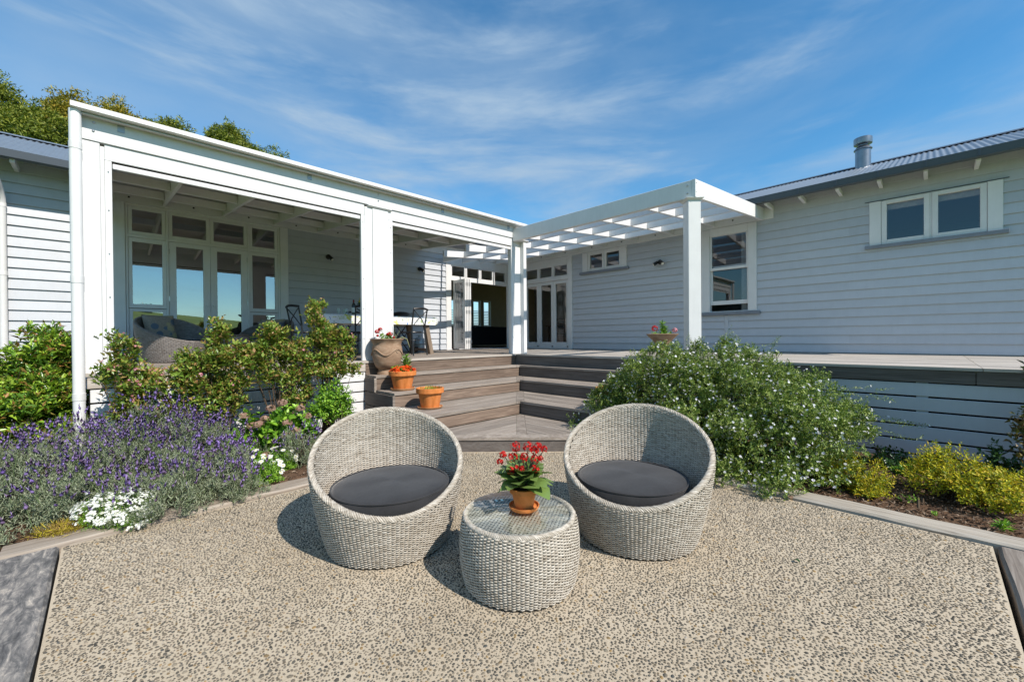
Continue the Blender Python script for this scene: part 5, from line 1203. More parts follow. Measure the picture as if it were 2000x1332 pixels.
    shrub('evergreen_shrub', 'large glossy evergreen shrub left of the downpipe', 'shrub', (-0.8, 6.6), clumpify(cl, 60, 0.10, 0.2, 6, 0.9), 2100, 10, 0.18, 0.088, 0.034, 'lf_photinia', 81, None, branches=40, inner=0.2, up=0.7, wild=0.6, r0=0.012)
    shrub('yellow_shrub', 'low yellow wispy shrub under the evergreen beside the downpipe', 'shrub', (-0.42, 6.0), [(-0.40, 5.95, 0.18, 0.24, 0.26, 0.24), (-0.55, 5.85, 0.14, 0.24, 0.22, 0.20)], 520, 9, 0.14, 0.045, 0.005, 'lf_gold_tan', 82, None, branches=20, inner=0.3, up=0.35, wild=0.9, r0=0.004)
    for i, (x, y) in enumerate(((-0.72, 4.02), (-0.64, 3.78), (-0.52, 4.12), (-0.62, 3.55))):
        shrub('weed', ['yellow-green weed on bare soil at the left edge', 'small weed beside the slate-grey sleeper', 'weed seedling on soil next to the timber sleeper end', 'green weed low on the left edge by the mottled sleeper'][i], 'weed', (x, y), [(x, y, 0.01, 0.035, 0.035, 0.035)], 12, 5, 0.03, 0.024, 0.010, 'lf_bright', 90+i, 'weeds on the bare soil', branches=0)
left_bed()
def fallen_leaf(label, loc, rz, s, mat):
    V = []; F = []
    for i in range(6):
        u = i/5; w = 0.32*math.sin(PI*min(1, u*0.94+0.04)); z = 0.22*math.sin(u*PI)+0.05; V += [(u, -w, z+0.10), (u, 0, z-0.06), (u, w, z+0.14)]
    for i in range(5): a = 3*i; F += [(a, a+1, a+4, a+3), (a+1, a+2, a+5, a+4)]
    o = MB().add(V, F).build('fallen_leaf', mat, None, True); o.matrix_basis = Matrix.Translation(loc) @ Matrix.Rotation(rz, 4, 'Z') @ Matrix.Scale(s, 4); tag(o, label, 'leaf', 'fallen leaves')
fallen_leaf('curled orange-brown leaf on the patio edge under the white-flowered shrub', (3.79, 0.76, 0.008), 0.6, 0.07, 'fl_dried')
fallen_leaf('yellow leaf lying on the mulch beside the pale sleeper', (4.20, 0.38, 0.03), 2.0, 0.05, 'fl_yellow')
fallen_leaf('dark leaf lying alone on the open patio right of the chairs', (2.78, 0.52, 0.006), 1.1, 0.035, 'lf_dark')
chips(bed_right, 4.03, 5.85, -1.2, 0.95, 5200, 91); chips(bed_left, -1.0, 2.7, 4.05, 5.2, 3600, 92)

# ------------------------------------------------------------------ pots
def pot_prof(h, rt, rb, lip, th=0.012):
    return [(0.001, 0.0), (rb, 0.0), (rb+(rt-rb)*0.70*0.97, h*0.70), (rb+(rt-rb)*0.74, h*0.745), (rt*0.985+lip*0.35, h*0.75), (rt+lip, h*0.765), (rt+lip*1.05, h*0.985), (rt+lip*0.8, h), (rt-th*0.6, h), (rt-th, h*0.97), (rt-th*1.4, h*0.86), (0.001, h*0.86)]
def clay_pot(t, h, rt, rb, lip, mat, saucer=None, smat='saucer_clay'):
    z0 = 0.0
    if saucer:
        rs, hs = saucer
        MB().lathe([(0.001, 0.0), (rs*0.86, 0.0), (rs*0.97, hs*0.5), (rs, hs), (rs*0.95, hs), (rs*0.9, hs*0.45), (0.001, hs*0.4)], 48).build('saucer', smat, t, True); z0 = hs*0.42
    m = MB().lathe([(r, z+z0) for r, z in pot_prof(h, rt, rb, lip)], 56); m.build('pot', mat, t, True)
    MB().lathe([(rt*0.94, h*0.88+z0), (rt*0.5, h*0.90+z0), (0.001, h*0.905+z0)], 32).build('potting_soil', 'soil', t, True)
    return z0
def leaf_objects(t, specs, mat):
    """large leaves, each its own object sharing one mesh"""
    bm = MB(); n = 7; V = []; F = []
    for i in range(n):
        u = i/(n-1); w = 0.40*math.sin(PI*min(1, u*0.93+0.05))**0.75*(1+0.06*math.sin(u*22)); zc = 0.10*math.sin(u*PI)-0.16*u*u
        V += [(u, -w, zc+0.12*w), (u, 0, zc-0.03), (u, w, zc+0.12*w)]
    for i in range(n-1):
        a = 3*i; F += [(a, a+1, a+4, a+3), (a+1, a+2, a+5, a+4)]
    first = None
    for p, yaw, pit, s, rl in specs:
        if first is None:
            first = bm.add(V, F).build('leaf', mat, t, True); o = first
        else:
            o = bpy.data.objects.new('leaf', first.data); COL.objects.link(o); o.parent = t
        o.matrix_parent_inverse = Matrix.Identity(4)
        o.matrix_basis = Matrix.Translation(p) @ Matrix.Rotation(yaw, 4, 'Z') @ Matrix.Rotation(-pit, 4, 'Y') @ Matrix.Rotation(rl, 4, 'X') @ Matrix.Scale(s, 4)
def kalanchoe():
    loc = (1.612, 1.552, 0.3642); t = thing('potted_plant', 'red flowering succulent in small terracotta pot on the glass-topped table', 'plant', loc, 0, 'potted plants')
    z0 = clay_pot(t, 0.108, 0.072, 0.050, 0.006, 'terracotta', (0.083, 0.022), 'terracotta'); local(t)
    rng = random.Random(3); zt = 0.115
    specs = []
    for i in range(46):
        a = i*2.4; lvl = i/46
        specs.append(((0.03*math.cos(a), 0.03*math.sin(a), zt+lvl*0.085), a+rng.uniform(-.3, .3), 0.10+lvl*0.75+rng.uniform(-.2, .25), rng.uniform(0.115, 0.155)*(1-0.3*lvl), rng.uniform(-.4, .4)))
    leaf_objects(t, specs, 'lf_kal')
    heads = [(-0.085, 0.0, 0.245, 0.020), (-0.10, 0.0, 0.20, 0.018), (-0.035, 0.02, 0.285, 0.030), (-0.045, -0.02, 0.235, 0.027), (0.02, 0.01, 0.285, 0.032), (0.045, -0.01, 0.27, 0.024), (0.062, 0.015, 0.29, 0.020), (0.085, 0.0, 0.275, 0.018), (0.0, -0.03, 0.235, 0.026), (0.045, -0.03, 0.225, 0.024), (0.07, 0.0, 0.22, 0.016), (-0.01, -0.05, 0.175, 0.014), (-0.055, -0.05, 0.165, 0.022), (0.045, -0.055, 0.175, 0.022), (-0.03, -0.05, 0.18, 0.014)]
    st = MB(); nr = np.random.default_rng(5); ca, sa = 0.712, -0.702
    for k, (x, y, z, r) in enumerate(heads):
        x *= 1.3; z = z*0.9+0.072; r *= 0.95; p = np.array([x*ca+y*0.702, x*sa+y*0.712, z])
        q = Vector(p); st.tube([(0.012*math.cos(k), 0.012*math.sin(k), 0.11), q*0.5+Vector((0, 0, 0.06)), q], [0.004, 0.003, 0.0022], 5)
        d = norm(nr.normal(size=(int(26*(r/0.022)**1.2)+8, 3))*np.array([1, 1, 0.8])+np.array([0, 0, 0.25])); pp = p+d*r*nr.uniform(0.75, 1.0, (len(d), 1))
        o = blooms('flower_head', pp, d, np.full(len(d), 0.0075), 'fl_red', t, 4, 0.35, k); o.matrix_parent_inverse = Matrix.Identity(4)
    o = st.build('flower_stems', 'stem', t, True); o.matrix_parent_inverse = Matrix.Identity(4)
kalanchoe()

def local_obj(o): o.matrix_parent_inverse = Matrix.Identity(4); return o
def urn():
    t = thing('clay_urn', 'large weathered clay urn with red geranium on the top step by the post', 'urn', (3.055, 5.80, Zs[1]), 0, 'potted plants')
    prof = [(0.001, 0.0), (0.150, 0.0), (0.152, 0.02), (0.135, 0.05), (0.128, 0.075), (0.140, 0.092), (0.158, 0.10), (0.190, 0.16), (0.212, 0.23), (0.222, 0.31), (0.221, 0.38), (0.211, 0.425), (0.205, 0.455), (0.222, 0.495), (0.245, 0.522), (0.250, 0.530), (0.248, 0.538), (0.232, 0.538), (0.212, 0.505), (0.198, 0.48), (0.001, 0.48)]
    MB().lathe(prof, 64).build('urn_body', 'urnclay', t, True)
    # raised garland round the belly
    pts = []; R = lambda z: 0.2225-0.35*(z-0.33)**2
    for i in range(161):
        a = 2*PI*i/160; z = 0.335+0.045*math.cos(a*4-0.9); r = R(z)+0.006; pts.append((r*math.cos(a), r*math.sin(a), z))
    MB().tube(pts, 0.0085, 6, False).build('garland', 'urnclay', t, True)
    for k in range(4):
        a0 = (k*PI/2)+0.225; c = []
        for i in range(26):
            u = i/25; an = 2*PI*1.5*u; rr = 0.034*(1-u*0.8); z = 0.352+rr*math.sin(an); a = a0+rr*math.cos(an)/0.22; r = R(z)+0.004; c.append((r*math.cos(a), r*math.sin(a), z))
        MB().tube(c, 0.0055, 5).build('scroll', 'urnclay', t, True)
    MB().lathe([(0.20, 0.485), (0.1, 0.50), (0.001, 0.505)], 32).build('potting_soil', 'soil', t, True)
    local(t)
    rng = np.random.default_rng(8)
    P, Nn = sample_clumps(rng, 46, [(-0.02, -0.03, 0.50, 0.12, 0.12, 0.12), (0.09, -0.03, 0.50, 0.08, 0.08, 0.07)], 0.25, 0.5)
    a = sprig_leaves(rng, P, Nn, 4, 0.05, 0.042, 0.040, 0.4, 0.6); local_obj(leaves('foliage', a[0], a[1], a[2], a[3], a[4], 'lf_bright', t, shape='leaf6'))
    st = MB()
    for k, (x, z, r) in enumerate(((-0.135, 0.645, 0.034), (-0.09, 0.68, 0.030), (-0.13, 0.585, 0.014), (0.055, 0.605, 0.042), (0.02, 0.60, 0.020), (0.115, 0.555, 0.012))):
        p = np.array([x*0.712, x*-0.702, z])-np.array([0.03, 0.03, 0]); d = norm(rng.normal(size=(44, 3))); local_obj(blooms('flower_head', p+d*r*np.array([1, 1, 0.75]), d, np.full(len(d), 0.012), 'fl_red', t, 5, 0.2, k))
        st.tube([(0, 0, 0.49), tuple(p*0.6+np.array([0, 0, 0.22])), tuple(p)], 0.003, 5)
    for k in range(9):      # strap leaves
        a = rng.uniform(0, 2*PI); l = rng.uniform(0.10, 0.26); x, y = 0.10*0.712, -0.10*0.702
        st.tube([(x, y, 0.49), (x+0.3*l*math.cos(a), y+0.3*l*math.sin(a), 0.49+l*0.6), (x+0.55*l*math.cos(a), y+0.55*l*math.sin(a), 0.49+l)], [0.004, 0.0035, 0.001], 4)
    local_obj(st.build('stalks', 'lf_strap', t, True))['kind'] = 'stuff'
    x, y = 0.16*0.712, -0.16*0.702; local_obj(MB().tube([(x, y, 0.52), (x+0.05, y-0.05, 0.56), (x+0.10, y-0.10, 0.53), (x+0.13, y-0.13, 0.40)], [0.008, 0.008, 0.006, 0.003], 6).build('strap_leaf', 'lf_strap', t, True))
urn()
def pot_marigold():
    t = thing('potted_plant', 'terracotta pot crowded with small orange-red flowers on the second step', 'plant', (3.06, 5.36, Zs[2]), 0, 'potted plants')
    z0 = clay_pot(t, 0.262, 0.180, 0.122, 0.014, 'terracotta', (0.172, 0.035)); local(t); rng = np.random.default_rng(9)
    P, Nn = sample_clumps(rng, 120, [(0, 0, 0.25, 0.16, 0.16, 0.09), (-0.05, 0.03, 0.28, 0.08, 0.08, 0.09)], 0.25, 0.24); a = sprig_leaves(rng, P, Nn, 6, 0.05, 0.04, 0.017, 0.5, 0.6)
    local_obj(leaves('foliage', a[0], a[1], a[2], a[3], a[4], 'lf_bright', t))
    st = MB(); up = []
    for k in range(3):
        b = np.array([0.035*math.cos(k*2.1)+0.04, 0.035*math.sin(k*2.1)-0.03, 0.24]); tip = b+np.array([0.01*k, 0.01, 0.19+0.03*k]); st.tube([tuple(b), tuple(tip)], 0.005, 5)
        for f in np.linspace(0.25, 1, 9): up.append(b+(tip-b)*f)
    U = np.array(up); a = sprig_leaves(rng, U, np.tile([0, 0, 1.0], (len(U), 1)), 5, 0.02, 0.085, 0.018, 0.6, 0.25, 0.8); local_obj(leaves('tall_leaves', a[0], a[1], a[2], a[3], a[4], 'lf_bright', t)); local_obj(st.build('stems', 'greenstem', t, True))
    a = rng.uniform(0, 2*PI, 95); r = np.sqrt(rng.uniform(0.25, 1.05, 95))*0.175; F = np.stack([r*np.cos(a), r*np.sin(a), 0.265+0.075*(1-(r/0.19)**2)+rng.normal(0, 0.014, 95)], -1)
    local_obj(blooms('flowers', F, np.stack([np.cos(a)*0.6, np.sin(a)*0.6, np.ones(95)], -1)+rng.normal(0, 0.25, (95, 3)), rng.uniform(0.020, 0.030, 95), 'fl_orange', t, 6, 0.35, 3)); local_obj(blooms('inner_petals', F+np.array([0, 0, 0.006]), np.stack([np.cos(a)*0.4, np.sin(a)*0.4, np.ones(95)], -1), rng.uniform(0.012, 0.018, 95), 'fl_orange', t, 5, 0.6, 4))
pot_marigold()
def pot_grass(label, loc, h, rt, rb, seed, n=70, mat='terracotta'):
    t = thing('potted_plant', label, 'plant', loc, 0, 'potted plants')
    z0 = clay_pot(t, h, rt, rb, 0.013, mat, (rt*0.98, 0.028)); local(t); rng = np.random.default_rng(seed)
    a = rng.uniform(0, 2*PI, n); r = np.sqrt(rng.uniform(0, 1, n))*rt*0.85; P = np.stack([r*np.cos(a), r*np.sin(a), np.full(n, h*0.9)], -1)
    D = np.stack([rng.normal(0, 0.4, n), rng.normal(0, 0.4, n), np.ones(n)], -1); local_obj(leaves('grass_blades', P, D, np.stack([np.cos(a), np.sin(a), np.full(n, .1)], -1), rng.uniform(0.03, 0.09, n), rng.uniform(0.004, 0.008, n), 'lf_bright', t))
pot_grass('terracotta pot with a few grassy sprouts on the third step', (3.115, 4.74, Zs[3]), 0.262, 0.172, 0.118, 12)
pot_grass('terracotta pot half hidden by the white-flowered shrub on the right steps', (5.02, 3.22, Zs[3]), 0.22, 0.13, 0.09, 13, 40, 'terracotta_dull')
def bowl_plant():
    t = thing('potted_plant', 'wide clay bowl with lettuce-green plant, red and pink flowers behind the shrub', 'plant', (6.42, 3.05, DZ), 0, 'potted plants')
    MB().lathe([(0.001, 0), (0.10, 0), (0.105, 0.03), (0.075, 0.08), (0.075, 0.16), (0.16, 0.28), (0.24, 0.36), (0.255, 0.37), (0.24, 0.375), (0.2, 0.33), (0.001, 0.32)], 40).build('bowl', 'urnclay', t, True); MB().lathe([(0.2, 0.34), (0.001, 0.35)], 24).build('potting_soil', 'soil', t); local(t)
    rng = np.random.default_rng(14); U = []
    for f in np.linspace(0, 1, 14): U += [(0.0, 0.0, 0.36+f*0.20), (0.03, -0.03, 0.36+f*0.13)]
    U = np.array(U); a = sprig_leaves(rng, U, np.tile([0, 0, 1.0], (len(U), 1)), 6, 0.02, 0.075, 0.018, 0.6, 0.3, 0.9); local_obj(leaves('foliage', a[0], a[1], a[2], a[3], a[4], 'lf_bright', t))
    P, Nn = sample_clumps(rng, 60, [(0, 0, 0.35, 0.19, 0.19, 0.06)], 0.2, 0.33); a = sprig_leaves(rng, P, Nn, 5, 0.04, 0.04, 0.02, 0.4, 0.6); local_obj(leaves('low_leaves', a[0], a[1], a[2], a[3], a[4], 'lf_bright', t, shape='leaf6'))
    for x, z, r, m in ((-0.15, 0.46, 0.045, 'fl_red'), (0.17, 0.43, 0.035, 'fl_pink')):
        d = norm(rng.normal(size=(40, 3))); local_obj(blooms('flower_head', np.array([x*0.712-0.06, x*-0.702-0.06, z])+d*r, d, np.full(40, 0.014), m, t, 5, 0.2, 5))
bowl_plant()

# ------------------------------------------------------------------ verandah furniture
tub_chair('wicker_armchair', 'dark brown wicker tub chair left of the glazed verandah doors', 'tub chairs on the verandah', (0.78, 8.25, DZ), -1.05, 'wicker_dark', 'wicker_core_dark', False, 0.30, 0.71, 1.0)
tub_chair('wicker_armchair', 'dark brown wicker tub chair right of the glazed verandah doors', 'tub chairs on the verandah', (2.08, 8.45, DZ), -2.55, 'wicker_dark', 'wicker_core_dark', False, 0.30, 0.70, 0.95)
round_cushion('dark seat cushion in the verandah chair on the left', (0.80, 8.23, DZ+0.24), 0.37, 0.10, (0, 0), 'navy', 'dark seat cushions on the verandah')
round_cushion('dark seat cushion in the verandah chair on the right', (2.07, 8.43, DZ+0.24), 0.36, 0.10, (0, 0), 'navy', 'dark seat cushions on the verandah')
def throw_cushion(label, loc, rz, tilt):
    t = thing('throw_cushion', label, 'cushion', loc, 0, 'patterned throw cushions'); n = 14; V = []; F = []
    for s in (1, -1):
        for i in range(n+1):
            for j in range(n+1):
                u, v = i/n*2-1, j/n*2-1; k = (1-u**4)*(1-v**4); p = 1-0.06*(1-abs(u*v)); V.append((u*0.21*p, s*0.075*k**0.6, v*0.21*p))
    m = (n+1)**2
    for s in range(2):
        for i in range(n):
            for j in range(n): a = s*m+i*(n+1)+j; F.append((a, a+1, a+n+2, a+n+1))
    raw('cover', np.array(V), np.array(F), 'cushion_print', t, True); local(t); t.rotation_euler = (tilt, 0, rz); return t
throw_cushion('patterned linen cushion in the verandah chair on the left', (0.62, 8.46, DZ+0.53), 0.35, -0.30)
throw_cushion('patterned linen cushion in the verandah chair on the right', (2.22, 8.62, DZ+0.52), -0.55, -0.30)
def drum():
    t = thing('wicker_stool', 'dark wicker drum stool between the two verandah chairs', 'stool', (1.50, 8.25, DZ)); R = lambda z: 0.26+0.02*math.sin(PI*z/0.4)
    weave('weave', 'wicker_dark', t, R, lambda a: 0.42, 54, 0.0105, 0.004, 0.016, 0.0024, 0.01, 0.395, 2, 1, 2)
    MB().lathe([(0.25, 0), (0.25, 0.395), (0.001, 0.40)], 40).build('core', 'wicker_core_dark', t, True); MB().lathe([(0.001, 0.402), (0.262, 0.402), (0.27, 0.41), (0.262, 0.418), (0.001, 0.418)], 40).build('top', 'wicker_dark', t, True); local(t)  # dark core paints the shade between the stool's strands
    c = thing('cup', 'small dark cup standing on the wicker stool', 'cup', (1.42, 8.15, DZ+0.419)); MB().lathe([(0.001, 0), (0.032, 0), (0.042, 0.10), (0.038, 0.10), (0.03, 0.012), (0.001, 0.012)], 20).build('body', 'black', c, True); local(c)
drum()

def dining():
    x0, x1, y0, y1, zt = 2.75, 5.05, 7.45, 8.35, 1.742
    t = thing('dining_table', 'rustic wooden dining table with splayed legs on the verandah', 'table', ((x0+x1)/2, (y0+y1)/2, DZ))
    for i in range(5):
        a = y0+i*(y1-y0)/5; bx('top_plank', 'brown_x', t, x0, x1, a, a+(y1-y0)/5-0.003, zt-0.045, zt-0.006)
    for x, dx in ((x0+0.22, -0.10), (x1-0.20, 0.13)):
        for y, dy in ((y0+0.10, -0.02), (y1-0.10, 0.02)):
            w = 0.045
            MB().hexa([(x+dx-w, y+dy-w, DZ), (x+dx+w, y+dy-w, DZ), (x+dx+w, y+dy+w, DZ), (x+dx-w, y+dy+w, DZ), (x-w, y-w, zt-0.047), (x+w, y-w, zt-0.047), (x+w, y+w, zt-0.047), (x-w, y+w, zt-0.047)]).build('leg', 'wood_z', t)
        bx('foot_rail', 'brown_y', t, x+dx*0.8-0.03, x+dx*0.8+0.03, y0+0.13, y1-0.13, DZ+0.06, DZ+0.12)
    # cloth: falls over the edges in soft folds
    c = thing('tablecloth', 'white tablecloth printed with blue and yellow flowers on the dining table', 'tablecloth', ((x0+x1)/2, (y0+y1)/2, zt))
    V = []; F = []; nx, ny = 90, 40; dr = 0.17
    for j in range(ny+1):
        for i in range(nx+1):
            u = -dr+(x1-x0+2*dr)*i/nx; v = -dr+(y1-y0+2*dr)*j/ny
            ou = max(0, -u, u-(x1-x0)); ov = max(0, -v, v-(y1-y0)); cu = min(max(u, 0), x1-x0); cv = min(max(v, 0), y1-y0)
            fall = max(ou, ov); f = 0.018*math.sin(u*19)+0.012*math.sin(v*23+1)
            px = x0+cu+(0.012+f*fall/dr)*(1 if u > x1-x0 else -1 if u < 0 else 0)+(0.06*fall if ou > 0 and u > 0 else 0); py = y0+cv+(0.012+f*fall/dr)*(1 if v > y1-y0 else -1 if v < 0 else 0)
            V.append((px, py, zt+0.002-fall*0.97+(0.02*(ou*ov > 0))))
    for j in range(ny):
        for i in range(nx): a = j*(nx+1)+i; F.append((a, a+1, a+nx+2, a+nx+1))
    raw('cloth', np.array(V), np.array(F), 'tablecloth_print', c, True)
    # things on it
    b = thing('wine_bottle', 'dark wine bottle with red foil on the dining table', 'bottle', (3.42, 7.80, zt+0.004))
    MB().lathe([(0.001, 0), (0.037, 0), (0.0375, 0.01), (0.0375, 0.19), (0.03, 0.215), (0.0155, 0.245), (0.014, 0.30), (0.001, 0.301)], 24).build('glass', 'bottle_glass', b, True); MB().lathe([(0.0385, 0.06), (0.0385, 0.15)], 24).build('paper_label', 'label', b, True); MB().lathe([(0.0155, 0.25), (0.0155, 0.303), (0.001, 0.304)], 20).build('foil', 'bottle_foil', b, True); local(b)
    v = thing('flower_vase', 'little vase of yellow flowers on the dining table by the post', 'vase', (3.62, 7.90, zt+0.004)); MB().lathe([(0.001, 0), (0.035, 0), (0.045, 0.05), (0.03, 0.11), (0.034, 0.125), (0.03, 0.125), (0.001, 0.11)], 20).build('vase', 'drinkglass', v, True); local(v)
    rng = np.random.default_rng(4); P, Nn = sample_clumps(rng, 40, [(0, 0, 0.24, 0.07, 0.07, 0.10)], 0.2, 0.1); a = sprig_leaves(rng, P, Nn, 5, 0.06, 0.05, 0.02, 0.5, 0.6); local_obj(leaves('foliage', a[0], a[1], a[2], a[3], a[4], 'lf_dark', v)); local_obj(blooms('flowers', P[:16]+np.array([0, 0, 0.05]), Nn[:16], np.full(16, 0.024), 'fl_yellow', v, 7, 0.2, 2))
    for k, (x, y, lab) in enumerate(((3.10, 7.72, 'clear drinking glass near the left end of the tablecloth'), (3.22, 7.66, 'clear drinking glass left of the wine bottle'), (3.30, 7.95, 'clear drinking glass behind the wine bottle'))):
        g = thing('drinking_glass', lab, 'glass', (x, y, zt+0.004), 0, 'glasses on the table'); MB().lathe([(0.001, 0), (0.03, 0), (0.04, 0.12), (0.037, 0.12), (0.028, 0.01), (0.001, 0.01)], 20).build('glass', 'drinkglass', g, True); local(g)
    tr = thing('serving_tray', 'black tray at the right end of the dining table', 'tray', (4.50, 7.95, zt+0.004)); MB().lathe([(0.001, 0), (0.15, 0), (0.17, 0.03), (0.16, 0.03), (0.145, 0.008), (0.001, 0.008)], 28).build('tray', 'black', tr, True); local(tr)
    cv = thing('folded_cover', 'crumpled grey cover on the right end of the dining table', 'cover', (4.78, 7.90, zt+0.004)); rg = random.Random(5); V = []; F = []; n = 12
    for i in range(n+1):
        for j in range(n+1):
            u, w = i/n*2-1, j/n*2-1; V.append((u*0.13, w*0.11, max(0.004, 0.10*(1-max(abs(u), abs(w)))+rg.uniform(0, 0.035)*(max(abs(u), abs(w)) < 0.95))))
    for i in range(n):
        for j in range(n): a = i*(n+1)+j; F.append((a, a+1, a+n+2, a+n+1))
    raw('fabric', np.array(V), np.array(F), 'plastic_grey', cv); local(cv)
dining()
def dining_chair(label, loc, rz):
    """black cross-back chair; it looks towards +y before turning"""
    t = thing('dining_chair', label, 'chair', loc, rz, 'cross-back dining chairs')
    MB().lathe([(0.001, 0.445), (0.195, 0.445), (0.205, 0.455), (0.20, 0.47), (0.001, 0.475)], 28).build('seat', 'black', t, True)
    for s in (-1, 1):
        MB().tube([(s*0.19, -0.24, 0), (s*0.175, -0.19, 0.44), (s*0.18, -0.20, 0.62), (s*0.185, -0.255, 0.90)], [0.013, 0.015, 0.015, 0.013], 8).build('leg', 'blackiron', t, True)
        MB().tube([(s*0.20, 0.19, 0), (s*0.16, 0.15, 0.45)], [0.012, 0.015], 8).build('leg', 'blackiron', t, True)
        MB().tube([(s*0.176, -0.20, 0.56), (s*0.06, -0.235, 0.70), (-s*0.165, -0.25, 0.87)], 0.009, 7).build('cross_bar', 'blackiron', t, True)
        MB().tube([(s*0.19, 0.16, 0.20), (s*0.18, -0.21, 0.22)], 0.008, 6).build('stretcher', 'blackiron', t, True)
    pts = [(-0.195+0.39*i/12, -0.255-0.05*math.sin(PI*i/12), 0.90+0.02*math.sin(PI*i/12)) for i in range(13)]
    MB().tube(pts, 0.021, 8).build('top_rail', 'black', t, True)
    MB().tube([(0.17*math.cos(2*PI*i/24), 0.17*math.sin(2*PI*i/24), 0.30) for i in range(25)], 0.008, 6, False).build('hoop', 'blackiron', t, True)
    return local(t)
dining_chair('black cross-back chair at the table just right of the middle post', (4.36, 7.28, DZ), 0.25)
dining_chair('black cross-back chair at the table just left of the middle post', (3.36, 7.30, DZ), -0.15)
dining_chair('black cross-back chair at the far left end of the table', (2.58, 7.85, DZ), -1.35)
dining_chair('black cross-back chair on the wall side of the table', (3.9, 8.52, DZ), PI+0.1)
def barbecue():
    t = thing('barbecue', 'black portable barbecue with domed lid on a stand behind the table', 'barbecue', (5.18, 9.12, DZ))
    m = MB(); n = 40; V = []; F = []; prof = [(1.0, 0.0), (1.0, 0.03), (0.97, 0.08), (0.85, 0.14), (0.6, 0.19), (0.3, 0.21), (0.001, 0.215)]
    for r, z in prof:
        for k in range(n): a = 2*PI*k/n; V.append((0.30*r*math.copysign(abs(math.cos(a))**0.8, math.cos(a)), 0.22*r*math.copysign(abs(math.sin(a))**0.8, math.sin(a)), 0.78+z))
    for i in range(len(prof)-1):
        for k in range(n): F.append((i*n+k, i*n+(k+1) % n, (i+1)*n+(k+1) % n, (i+1)*n+k))
    raw('lid', np.array(V), np.array(F), 'black', t, True)
    MB().lathe([(0.001, 0.62), (0.20, 0.62), (0.28, 0.70), (0.30, 0.775), (0.001, 0.776)], 36).build('firebox', 'plastic_grey', t, True)
    for s in (-1, 1):
        bx('side_shelf', 'black', t, s*0.31, s*0.50, -0.17, 0.17, 0.745, 0.77); MB().tube([(s*0.30, -0.16, 0), (-s*0.22, -0.14, 0.66)], 0.014, 8).build('leg', 'blackiron', t, True); MB().tube([(s*0.30, 0.16, 0), (-s*0.22, 0.14, 0.66)], 0.014, 8).build('leg', 'blackiron', t, True)
        MB().tube([(s*0.30-0.02*s, -0.19, 0.07), (s*0.30+0.02*s, -0.19, 0.07)], 0.07, 14).build('wheel', 'rubber', t, True)
    MB().tube([(-0.12, -0.235, 0.83), (-0.10, -0.27, 0.83), (0.10, -0.27, 0.83), (0.12, -0.235, 0.83)], 0.012, 8).build('handle', 'plastic_grey', t, True)
    local(t)
    g = thing('gas_bottle', 'grey gas bottle standing under the barbecue', 'gas bottle', (5.62, 9.0, DZ)); MB().lathe([(0.001, 0), (0.12, 0), (0.13, 0.03), (0.13, 0.28), (0.10, 0.35), (0.03, 0.37), (0.03, 0.40), (0.001, 0.40)], 28).build('cylinder', 'propane', g, True); MB().tube([(0.07*math.cos(2*PI*i/16), 0.07*math.sin(2*PI*i/16), 0.41) for i in range(13)], 0.008, 6).build('collar', 'propane', g, True); local(g)
barbecue()

# ------------------------------------------------------------------ seen through the open doors
def interior():
    s = thing('sofa', 'dark sofa inside the room seen through the open doors', 'sofa', (10.2, 12.2, 0.955))
    m = lambda n, *b: bx(n, 'sofa', s, *b, c=0.03)
    m('seat', 9.0, 11.6, 11.7, 12.5, 1.05, 1.38); m('backrest', 9.0, 11.6, 11.5, 11.72, 1.05, 1.72); m('armrest', 8.85, 9.0, 11.5, 12.5, 1.05, 1.58); m('armrest', 11.6, 11.75, 11.5, 12.5, 1.05, 1.58)
    for x in (9.0, 11.55): bx('foot', 'black', s, x, x+0.06, 11.6, 11.66, 0.956, 1.05)
    p = thing('picture', 'small dark-framed picture hanging inside beside the far windows', 'picture', (8.5, 13.7, 2.2)); bx('frame', 'black', p, 8.28, 8.62, 13.68, 13.718, 2.30, 2.78); bx('print', 'picture', p, 8.33, 8.57, 13.672, 13.679, 2.36, 2.72, 0.001)
    for lab, x, y, r, mt in (('white wooden chair inside beside the open doors', 7.55, 10.9, 0.6, 'white'), ('brown wooden chair inside behind the closed glazed doors', 10.25, 8.3, 2.2, 'wood_z')):
        t = thing('wooden_chair', lab, 'chair', (x, y, 0.956), r, 'wooden chairs indoors'); b = lambda n, *q: bx(n, mt, t, *q)
        b('seat', -0.2, 0.2, -0.2, 0.2, 0.44, 0.475)
        for sx in (-1, 1):
            MB().box(sx*0.19-0.018, sx*0.19+0.018, -0.2, -0.164, 0, 0.95).build('leg', mt, t); MB().box(sx*0.18-0.018, sx*0.18+0.018, 0.16, 0.196, 0, 0.44).build('leg', mt, t)
        for z in (0.62, 0.76, 0.89): MB().box(-0.17, 0.17, -0.195, -0.17, z, z+0.055).build('back_slat', mt, t)
        local(t)
    tb = thing('indoor_table', 'dark wooden table indoors behind the closed glazed doors', 'table', (10.8, 8.2, 0.956)); bx('top', 'wood_z', tb, 10.45, 11.5, 7.4, 9.0, 1.66, 1.70)
    for x in (10.5, 11.39):
        for y in (7.45, 8.89): bx('leg', 'wood_z', tb, x, x+0.06, y, y+0.06, 0.957, 1.659)
interior()

